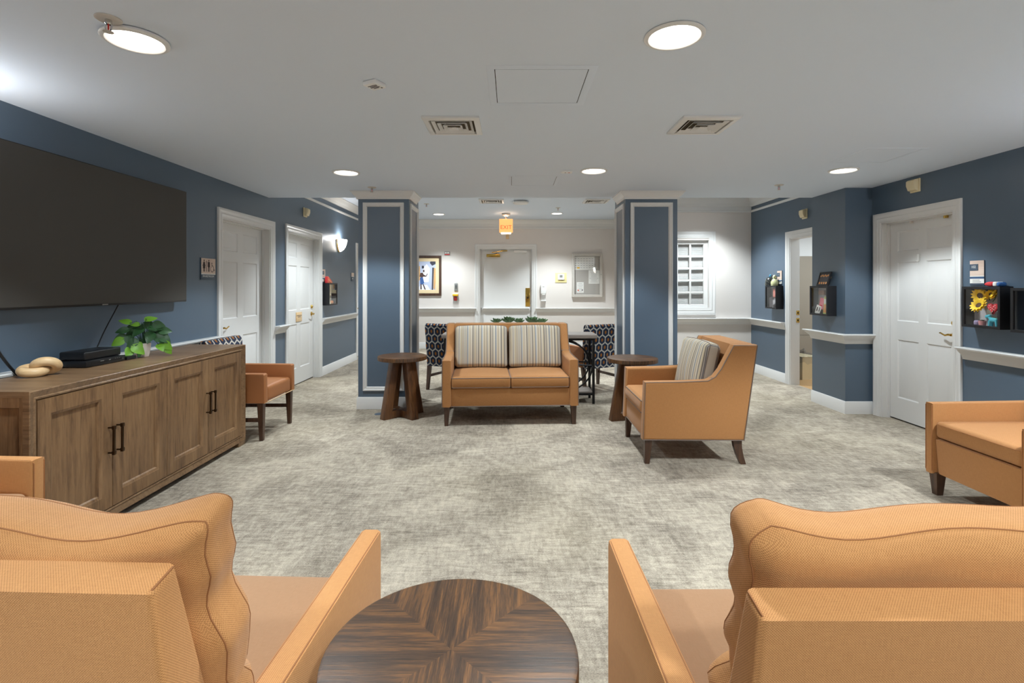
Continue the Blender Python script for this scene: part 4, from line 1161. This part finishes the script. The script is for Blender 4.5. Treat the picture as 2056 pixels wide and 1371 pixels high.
# ------------------------------------------------------------------ shadow boxes and what they hold
def shadow_box(y, z, left, label, X=None, s=.335, p=.105, bg='boxblack', w=None):
    w = w or s; X = X if X is not None else (XL if left else XR)
    b = thing('shadow_box', label, 'display box', (X, y, z), RZL if left else RZR, 'black wall-hung shadow boxes')
    h = w / 2; t = .014
    c = MB().box(-h, -h + t, -p + .012, -.0006, 0, s).box(h - t, h, -p + .012, -.0006, 0, s).box(-h + t, h - t, -p + .012, -.0006, 0, t).box(-h + t, h - t, -p + .012, -.0006, s - t, s)
    c.build('box_case', M['boxblack'], b)
    MB().box(-h + t, h - t, -.012, -.0008, t, s - t).build('back_panel', M[bg], b)
    MB().frame(-h, 0, h, s, [(0, p - .012), (0, p), (.020, p), (.022, p - .004), (.022, p - .012)]).build('front_frame', M['boxblack'], b)
    MB().quad(-h + .02, .02, h - .02, s - .02, p - .008).build('glass_pane', M['glass'], b)
    return b
M.update(boxgrey=pl('grey_backing_with_reflection', (206, 202, 202), .6), navy=pl('navy_cloth', (44, 54, 84), .95), weave=fabric_mat('tan_woven_mat', (120, 96, 74), (170, 146, 118), .012, .6),  # boxgrey: grey lightened to stand in for reflections in the box glass
         petal=pl('sunflower_petal', (248, 206, 30), .55), seedc=pl('sunflower_centre', (96, 70, 44), .9), teal=pl('turquoise_glaze', (96, 200, 220), .3),
         pink=pl('pink_card', (226, 120, 132), .6), pinkpot=pl('pink_ceramic', (226, 150, 150), .5), lilac=pl('lilac_petals', (170, 156, 190), .7), heart=pl('red_cloth', (214, 58, 62), .8),
         cardboard=pl('brown_card', (140, 104, 80), .8), lime=pl('lime_card', (206, 216, 130), .6), peach=pl('peach_picture', (228, 160, 96), .6), photo=pl('dark_photo', (66, 62, 66), .4),
         bead=pl('black_beads', (40, 42, 44), .35), glaze=pl('pale_green_glaze', (206, 208, 160), .3), bluebow=pl('blue_ribbon', (70, 160, 200), .5), blue2=pl('blue_cloth', (50, 104, 170), .8),
         candle=pl('orange_figure', (230, 150, 96), .5), lamp_cream=pl('cream_figure', (228, 220, 186), .5), mauve=pl('balloon_pink', (214, 130, 116), .5), coralc=pl('coral_cloth', (226, 110, 84), .8))
def inbox(X, y, z, left, a, out, dz):
    """point a sideways, out from the wall, dz up, on the left or right wall"""
    return (X + out, y + a, z + dz) if left else (X - out, y - a, z + dz)
bA = shadow_box(4.14, 1.040, False, 'black shadow box holding sunflowers, under the 102 sign', bg='boxgrey')
bB = shadow_box(3.722, 1.030, False, 'black shadow box cut by the right edge, navy cloth inside', bg='navy')
bC = shadow_box(5.845, 1.045, False, 'black shadow box on the side of the blue box corner, photo frame on top', X=3.60, bg='boxgrey')
bD = shadow_box(7.50, 1.048, False, 'black shadow box on the far right wall, figurines on top', w=.315, bg='boxgrey')
bL = shadow_box(8.075, 1.08, True, 'black shadow box on the left wall below the sconce', w=.37, s=.345, bg='boxgrey')
# inside the sunflower box
def sunflower(a, dz, r, tilt, yaw, label, out=.055):
    f = thing('sunflower', label, 'flower', inbox(XR, 4.14, 1.04, False, a, out, dz), RZR, 'artificial sunflowers in the shadow box')
    T = Tm(rz=yaw) @ Tm(rx=tilt)
    pm = MB()
    for ring, n, rr, el in ((0, 15, r, 8), (1, 12, r * .86, 22)):
        for i in range(n):
            pm.T = T @ Tm(ry=-2 * pi * (i + .5 * ring) / n)
            L, W_ = rr, r * .17; y = -.004 - .004 * ring
            P = [(r * .30, y, -W_ * .6), (r * .30, y, W_ * .6), (L * .7, y - L * sin(R(el)) * .6, W_), (L * .7, y - L * sin(R(el)) * .6, -W_), (L, y - L * sin(R(el)) * .8, 0)]
            pm.add(P, [[0, 1, 2, 3], [3, 2, 4]])
    pm.build('petals', M['petal'], f, 80)
    MB(T @ Tm(rx=pi / 2)).lathe([(.0, .0), (r * .40, .0), (r * .40, .006), (r * .25, .012), (.0, .010)], 18).build('flower_centre', M['seedc'], f)
    MB(T).tube([(0, .002, 0), (0, .012, -.03), (0, .012, -.06)], .003, 6).build('stem', M['leafb'], f)
sunflower(-.056, .262, .070, R(8), R(14), 'sunflower at upper left inside the right-hand shadow box', .048)
sunflower(-.036, .180, .068, R(-28), R(6), 'sunflower tilted down, left middle of the shadow box', .078)
sunflower(.098, .272, .050, R(-30), R(-30), 'drooping sunflower at upper right of the shadow box', .070)
sunflower(.030, .278, .044, R(20), R(60), 'sunflower seen edge-on, top centre of the shadow box', .046)
h = thing('heart_ornament', 'red heart with white dots hanging inside the sunflower box', 'ornament', inbox(XR, 4.14, 1.04, False, .086, .078, .165), RZR)
hp = [(.047 * (sin(q) ** 3), .047 * (.8125 * cos(q) - .3125 * cos(2 * q) - .125 * cos(3 * q) - .0625 * cos(4 * q))) for q in [2 * pi * i / 30 for i in range(30)]]
MB().prism(hp[::-1], -.010, .010, .006, 'y').build('heart_cloth', M['heart'], h)
g = MB()
for a, b in ((-.025, .018), (-.028, .0), (-.012, .006), (-.012, .024), (-.014, -.014), (.0, -.004), (.002, -.026), (.012, .012), (.024, .02), (.026, .002), (.014, -.012)): g.disc(a, b, .0034, .0106, 8)
g.build('white_dots', M['paper'], h)
f = thing('animal_figurine', 'turquoise glazed animal figurine with green leaf back in the sunflower box', 'figurine', inbox(XR, 4.14, 1.04, False, .088, .074, .0146), RZR)
g = MB().rbox((0, 0, .055), (.074, .034, .036), .016, 3).rbox((-.05, 0, .082), (.046, .026, .026), .011, 3, T=Matrix.Rotation(R(-16), 4, 'Y')).tube([(-.022, 0, .06), (-.045, 0, .08)], [.014, .011], 10)
for x in (-.028, .028):
    for y in (-.011, .011): g.tube([(x, y, .05), (x + (.004 if x > 0 else -.003), y, 0)], [.0095, .0075], 8)
g.build('glazed_body', M['teal'], f)
g = MB()
for i in range(5): leaf(g, Tm(-.02 + .016 * i, 0, .074) @ Tm(rz=R(60 * i)), .03, .009, .4)
g.T = Matrix(); g.build('green_leaves', M['leafa'], f, 180)
f = thing('flower_pot', 'small pink pot with green sprouts in the sunflower box', 'plant pot', inbox(XR, 4.14, 1.04, False, -.022, .066, .0146), RZR)
MB().lathe([(.0, 0), (.021, 0), (.026, .042), (.024, .043), (.022, .036), (.0, .036)], 20, caps=False).build('pot', M['pinkpot'], f)
g = MB()
for i in range(8): leaf(g, Tm(0, 0, .036) @ Tm(rz=R(45 * i + 10)) @ Tm(ry=R(-50)), .035, .006, .5)
g.T = Matrix(); g.build('sprouts', M['leafb'], f, 180)
single('flower_ball', MB().rbox((0, 0, .022), (.044, .03, .044), .0149, 4, 4), M['lilac'], 'round lilac flower head beside the pink pot in the sunflower box', 'flower', inbox(XR, 4.14, 1.04, False, -.072, .066, .0146), RZR)
single('photo_card', MB().box(-.022, .022, -.0012, .0012, 0, .066), M['paper'], 'small white card standing behind the turquoise figurine', 'card', inbox(XR, 4.14, 1.04, False, .020, .050, .085), RZR, rx=R(-4))
# on top of it
f = thing('bean_cushion', 'little red, white and blue bean cushion lying on the sunflower box', 'cushion', inbox(XR, 4.14, 1.04, False, .075, .052, .3356), RZR)
def flat(q, u):
    k = 1 - .75 * abs(u[0]) ** 2.2
    return (q[0], q[1], q[2] * k)
MB().rbox((-.028, 0, .019), (.076, .07, .038), .016, 3, 6, fn=lambda q, u: (q[0], q[1], q[2] * (1 if u[0] > 0 else 1 - .7 * u[0] ** 2))).build('red_end', M['heart'], f)
MB().rbox((.024, 0, .019), (.034, .068, .037), .010, 3, 4).build('white_middle', M['paper'], f)
MB().rbox((.052, 0, .018), (.030, .064, .034), .012, 3, 4, fn=lambda q, u: (q[0], q[1], q[2] * (1 if u[0] < 0 else 1 - .5 * u[0] ** 2))).build('blue_end', M['blue2'], f)
single('woven_mat', MB().box(-.055, .055, -.006, .006, 0, .29, .003), M['weave'], 'tan woven mat inside the shadow box at the right edge', 'mat', inbox(XR, 3.722, 1.03, False, .075, .05, .0146), RZR)
# box on the blue corner
def card(name, label, mat, a, dz, w, h, lean, roll, out, X, y, z, left=False, marks=None, cat='card'):
    c = thing(name, label, cat, inbox(X, y, z, left, a, out, dz), RZL if left else RZR, rx=R(lean), ry=R(roll))
    MB().box(-w / 2, w / 2, -.0015, .0015, 0, h).build('card_sheet', M[mat], c)
    if marks:
        for nm, mt, rects in marks:
            g = MB()
            for r_ in rects: g.quad(*r_, .0019)
            g.build(nm, M[mt], c)
Cx = (3.60, 5.845, 1.045)
card('picture_card', 'white card with two dark pictures leaning in the corner shadow box', 'paper', -.055, .0150, .088, .10, -8, 14, .086, *Cx, marks=[('card_pictures', 'ink', [(-.03, .03, -.008, .075), (.014, .035, .030, .085)])])
card('greeting_card', 'pink greeting card behind the white one in the corner shadow box', 'pink', -.005, .07, .075, .13, -5, 8, .074, *Cx, marks=[('card_picture', 'heart', [(-.03, .02, .02, .05)])])
card('picture_booklet', 'tall yellow-green booklet with orange picture in the corner shadow box', 'lime', .085, .0150, .058, .20, -4, 0, .082, *Cx, marks=[('cover_picture', 'peach', [(-.026, .02, .026, .11)]), ('cover_photo', 'paper', [(-.026, .12, .026, .175)])])
single('brown_box', MB().box(-.05, .05, -.015, .015, 0, .05, .002), M['cardboard'], 'small brown cardboard box at the top of the corner shadow box', 'box', inbox(*Cx, False, .020, .068, .235), RZR)
single('acrylic_shelf', MB().box(-.152, .152, -.022, .022, 0, .004).box(-.152, .152, -.022, .022, .13, .134), M['bag'], 'clear shelf across the corner shadow box', 'shelf', inbox(*Cx, False, 0, .036, .1), RZR)
f = thing('framed_photo', 'black photo frame leaning back on top of the corner shadow box', 'photo frame', inbox(*Cx, False, .02, .075, .3362), RZR, rx=R(-16))
MB().frame(-.105, 0, .105, .165, [(0, -.010), (0, .004), (.016, .006), (.018, .0)]).build('frame_moulding', M['boxblack'], f)
ph = MB().box(-.09, .09, .0, .009, .016, .15).build('group_photo', M['photo'], f)
g = MB()
for i in range(6): g.disc(-.065 + .026 * i, .115 + .008 * (i % 2), .012, .0006, 8)
for i in range(4): g.disc(-.06 + .04 * i, .034, .015, .0006, 8)
g.build('photo_faces', M['peach'], ph)
MB(Tm(.05, .012, .03, rx=R(-14))).box(-.02, .02, 0, .004, -.022, .09).build('easel_back', M['knot'], f)
# far right box: what stands inside and on top
card('leaning_photo', 'dark photo leaning inside the far right shadow box', 'photo', -.02, .0150, .10, .16, -6, -14, .084, XR, 7.50, 1.048, cat='photo')
single('pink_ornament', MB().rbox((0, 0, .065), (.09, .03, .13), .0149, 3, 4), M['mauve'], 'coral pink ornament inside the far right shadow box', 'ornament', inbox(XR, 7.50, 1.048, False, .055, .062, .165), RZR)
f = thing('beaded_cloche', 'black beaded bell-shaped ornament with blue top on the far right shadow box', 'ornament', inbox(XR, 7.50, 1.048, False, -.098, .066, .336), RZR)
g = MB().lathe([(.062, -.0), (.064, .03), (.058, .08), (.042, .115), (.02, .128), (.0, .13)], 20, caps=False)
g.build('beaded_bell', M['bead'], f)
g = MB()
for i in range(46):
    a_, zz = i * 2.4, .012 + (i % 9) * .012; rr = .0635 if zz < .05 else .0635 - (zz - .05) * .28
    g.rbox((rr * cos(a_), rr * sin(a_), zz), (.006, .006, .006), .0029, 2)
g.build('pale_beads', M['glaze'], f)
MB().tube([(0, 0, .128), (.004, 0, .15), (.016, 0, .166)], [.008, .007, .004], 8).rbox((.022, 0, .152), (.022, .02, .028), .009, 2).build('blue_top', M['bluebow'], f)
f = thing('ceramic_figurine', 'pale green ceramic figurine with looped ears on the far right shadow box', 'figurine', inbox(XR, 7.50, 1.048, False, .030, .060, .3356), RZR)
MB().lathe([(.0, 0), (.046, 0), (.05, .02), (.05, .05), (.036, .085), (.02, .10), (.024, .115), (.026, .135), (.014, .155), (.0, .158)], 18).build('glazed_body', M['glaze'], f)
MB().tube([(.034 * cos(q) - .042, -.005, .128 + .024 * sin(q)) for q in [2 * pi * i / 12 for i in range(12)]], .005, 6, closed=True).tube([(.030 * cos(q) + .046, -.005, .122 + .022 * sin(q)) for q in [2 * pi * i / 12 for i in range(12)]], .005, 6, closed=True).build('looped_ears', M['bead'], f)
g = MB()
for i in range(5): g.rbox((-.032 + .016 * i, -.044 + .006 * abs(i - 2), .02 + .012 * (i % 2)), (.009, .012, .012), .003, 2)
g.build('dark_flecks', M['bead'], f)
# left wall box
f = thing('lantern_figurine', 'cream pointed figurine inside the left wall shadow box', 'figurine', inbox(XL, 8.075, 1.08, True, -.06, .05, .0146), RZL)
MB().lathe([(.0, 0), (.036, 0), (.036, .01), (.03, .014), (.03, .13), (.036, .14), (.018, .19), (.008, .22), (.0, .222)], 12).build('lantern_body', M['lamp_cream'], f)
g = MB()
for z in (.05, .1): g.quad(-.012, z, -.002, z + .035, .0315); g.quad(.004, z, .014, z + .035, .0315)
g.build('lantern_windows', M['ink'], f)
single('orange_figurine', MB().rbox((0, 0, .028), (.10, .045, .056), .022, 3, 3), M['candle'], 'rounded orange figurine at the foot of the cream one, left wall box', 'figurine', inbox(XL, 8.075, 1.08, True, .06, .05, .0146), RZL)
f = thing('cloth_bird', 'coral patterned cloth ornament lying on the left wall shadow box', 'ornament', inbox(XL, 8.075, 1.08, True, -.06, .052, .3456), RZL)
MB().prism([(-.10, 0), (.13, 0), (.10, .028), (-.02, .085), (-.07, .105), (-.085, .10)], -.02, .02, .008, 'y').build('cloth_body', M['coralc'], f)
g = MB()
for i in range(6): g.disc(-.05 + .026 * i, .052 - .009 * i, .0075, .0206, 8)
g.build('pale_spots', M['lamp_cream'], f)
MB().box(-.12, -.092, -.018, .018, .0, .10, .004).build('dark_red_tail', M['heart'], f)

# ------------------------------------------------------------------ back wall things
p = thing('framed_picture', 'dark-framed painting on the back wall, partly behind the left column', 'picture', (-1.90, YB - .0005, 1.165), 0)
MB().frame(-.345, 0, .345, .885, [(0, 0), (0, .03), (.012, .034), (.05, .026), (.056, .014)]).build('picture_frame', M['legwood'], p)
MB().frame(-.292, .053, .292, .832, [(0, .012), (.075, .012), (.078, .009)]).build('picture_mat', pl('cream_mat_board', (232, 210, 168), .8), p)
ar = MB().quad(-.216, .129, .216, .756, .010).build('painting', pl('pale_blue_wash', (186, 194, 216), .7), p)
def art(name, col, polys, o):
    g = MB()
    for q in polys: g.poly(q, 0, 0, o)
    g.build(name, pl('paint_' + name, col, .7), ar)
art('dark_doorways', (62, 62, 74), [[(.13, .13), (.16, .13), (.18, .62), (.14, .62)], [(-.20, .13), (-.185, .13), (-.18, .55), (-.205, .55)], [(.09, .72), (.14, .66), (.216, .70), (.216, .756), (.10, .756)], [(-.09, .60), (-.04, .60), (-.04, .66), (-.09, .66)]], .0106)
art('tan_walls', (206, 160, 104), [[(.165, .16), (.20, .13), (.216, .30), (.216, .60), (.18, .62)], [(-.18, .30), (-.12, .36), (-.13, .66), (-.19, .62)]], .0109)
art('white_light', (232, 232, 238), [[(-.10, .30), (.06, .30), (.09, .60), (.02, .70), (-.06, .62)], [(-.18, .13), (.10, .13), (.03, .24), (-.12, .24)]], .0103)
art('blue_skirt', (58, 92, 150), [[(-.13, .40), (-.07, .42), (-.035, .28), (-.08, .245), (-.125, .26)]], .0114)
art('dark_top', (76, 52, 46), [[(-.14, .42), (-.12, .50), (-.07, .51), (-.05, .47), (.0, .44), (.03, .49), (.045, .485), (.01, .42), (-.06, .42), (-.07, .40)], [(-.065, .52), (-.03, .52), (-.03, .57), (-.06, .575)], [(-.12, .14), (-.09, .14), (-.095, .26), (-.12, .26)], [(-.03, .14), (.0, .135), (-.05, .26), (-.07, .25)]], .0117)
s = thing('wall_strobe', 'tiny framed red and grey sign high on the back wall beside the exit door', 'sign', (-1.43, YB - .0005, 2.06), 0)
MB().box(-.062, .062, -.018, 0, 0, .078, .003).build('sign_case', M['gplastic'], s)
MB().quad(-.056, .005, .056, .024, .0186).build('red_band', M['heart'], s)
MB().quad(-.05, .034, -.01, .066, .0186).quad(.0, .034, .045, .066, .0186).build('pale_letters', M['paper'], s)
s = thing('door_keypad', 'small grey keypad on the back wall left of the exit door', 'keypad', (-1.232, YB - .0005, 1.27), 0)
MB().box(-.038, .038, -.02, 0, 0, .165, .003).build('keypad_case', M['gplastic'], s)
g = MB()
for i in range(3):
    for j in range(4): g.box(-.018 + .014 * i, -.008 + .014 * i, -.023, -.019, .055 + .022 * j, .07 + .022 * j)
g.build('keypad_keys', M['black'], s)
MB().box(-.022, .022, -.012, 0, .17, .20, .002).build('keypad_lamp', M['wplastic'], s)
s = thing('pull_station', 'yellow-topped clear cover over a red button, back wall left of the exit door', 'alarm station', (-1.245, YB - .0005, .995), 0)
MB().box(-.062, .062, -.012, 0, 0, .215, .004).build('station_base', M['wplastic'], s)
MB().rbox((0, -.035, .185), (.122, .07, .045), .012, 2).build('yellow_hood', M['yellow'], s)
MB().box(-.034, .034, -.04, -.012, .06, .15, .004).rbox((0, -.046, .10), (.04, .014, .04), .006).build('red_button', M['red'], s)
MB().frame(-.055, .01, .055, .165, [(0, .012), (.004, .062), (.008, .064)], cap=True).build('clear_cover', M['bag'], s)
s = thing('soap_dispenser', 'white hand sanitizer dispenser on the wall right of the exit door', 'dispenser', (.69, YB - .0005, 1.04), 0)
MB().rbox((0, -.045, .27), (.125, .09, .22), .022, 3).rbox((0, -.05, .155), (.08, .07, .04), .014, 2).build('dispenser_body', M['wplastic'], s)
MB().box(-.055, .055, -.012, 0, 0, .20, .004).rbox((0, -.05, .012), (.115, .10, .018), .007, 2).build('drip_tray', M['wplastic'], s)
MB().quad(-.025, .315, .02, .328, .0906).build('dispenser_logo', M['gplastic'], s)
s = thing('thermostat', 'white thermostat on a cream back plate, right of the exit door', 'thermostat', (1.08, YB - .0005, 1.455), 0)
MB().box(-.125, .125, -.012, 0, 0, .215, .003).build('back_plate', pl('cream_plate', (232, 220, 160), .5), s)
th = MB().box(-.07, .07, -.035, -.012, .06, .185, .006).build('thermostat_body', M['wplastic'], s)
MB().quad(-.032, .11, .032, .165, .0356).build('thermostat_display', M['gplastic'], th)
MB().box(-.045, .045, -.018, -.012, .045, .06).build('brass_clip', M['brass'], s)
b = thing('notice_board', 'glazed notice board with pinned sheets, back wall beside the right column', 'notice board', (1.652, YB - .0005, 1.135), 0)
MB().frame(-.335, 0, .335, .96, [(0, 0), (0, .065), (.012, .07), (.018, .062), (.024, .066), (.056, .064), (.060, .03)]).build('board_frame', M['alum'], b)
MB().quad(-.29, .045, .29, .915, .012).build('pin_cloth', M['cork'], b)
MB().quad(-.28, .055, .28, .905, .056).build('glass_door', M['glass'], b)
MB(Tm(.302, -.064, .50, rx=pi / 2)).lathe([(.01, 0), (.008, .006), (.0, .007)], 10).build('door_lock', M['gplastic'], b)
def sheet(a, z, w, h, label, rows, name='notice_sheet', extra=None, grid=False):
    s = thing(name, label, 'paper notice', (1.652 + a, YB - .0140, 1.135 + z), 0, 'sheets pinned in the notice board')
    MB().box(-w / 2, w / 2, -.0012, .0006, 0, h).build('paper_sheet', M['paper'], s)
    g = MB(); rnd = random.Random(h)
    for i in range(rows):
        zz = h * (.92 - .84 * (i + .5) / rows)
        if grid:
            for j in range(7): g.quad(-w / 2 + w * (j + .15) / 7.2, zz - .006, -w / 2 + w * (j + .75) / 7.2, zz + .004, .0016)
        else:
            e = rnd.uniform(.25, .42) * w; g.quad(-e, zz - .0035, e, zz + .0035, .0016)
    g.build('print_lines', M['grey_ink'], s)
    for nm, mt, r_ in extra or (): MB().quad(*r_, .0018).build(nm, M[mt], s)
sheet(-.055, .60, .44, .295, 'wide calendar sheet with a yellow tag at the top of the notice board', 5, extra=[('yellow_tag', 'yellow', (-.165, .03, -.105, .06))], grid=True)
sheet(.155, .295, .24, .295, 'white letter sheet at the middle right of the notice board', 9)
sheet(-.148, .095, .155, .235, 'small sheet with two red pictures at the bottom left of the notice board', 6, extra=[('red_picture', 'coralc', (-.06, .04, -.03, .07)), ('dark_picture', 'ink', (.035, .045, .055, .075))])

# ------------------------------------------------------------------ bathroom bin, floor outlet
w_ = thing('waste_bin', 'beige waste bin with a clear bag inside the open bathroom', 'waste bin', (4.36, 7.72, 0), R(12))
MB().prism([(-.13, -.17), (.13, -.17), (.13, .17), (-.13, .17)], .0, .012, 0, 'z').taper((0, 0, .012), (.13, .17), (0, 0, .34), (.155, .20)).build('bin_body', M['beige'], w_)
g = MB(); rnd = random.Random(4); n = 28
pts = []
for k, (sc_, z) in enumerate(((1.0, .33), (1.08, .36), (1.16, .33), (1.2, .25))):
    for i in range(n):
        q = 2 * pi * i / n; rr = rnd.uniform(.93, 1.07)
        sx = max(-1, min(1, 1.35 * cos(q))); sy = max(-1, min(1, 1.35 * sin(q)))
        pts.append((.158 * sx * sc_ * rr, .203 * sy * sc_ * rr, z + rnd.uniform(-.02, .03) + .10 * (k == 1) * max(0, -sin(q + 1.2))))
g.add(pts, [[k * n + i, k * n + (i + 1) % n, k * n + n + (i + 1) % n, k * n + n + i] for k in range(3) for i in range(n)])
g.build('bin_bag', M['bag'], w_)
f = MB().lathe([(.0, .006), (.04, .006), (.046, .003), (.048, .0005), (.0, .0005)], 24, caps=False)
single('floor_outlet', f, M['signblue'], 'round grey floor outlet cover on the carpet beside the left column', 'floor outlet', (-1.435, 5.52, 0))
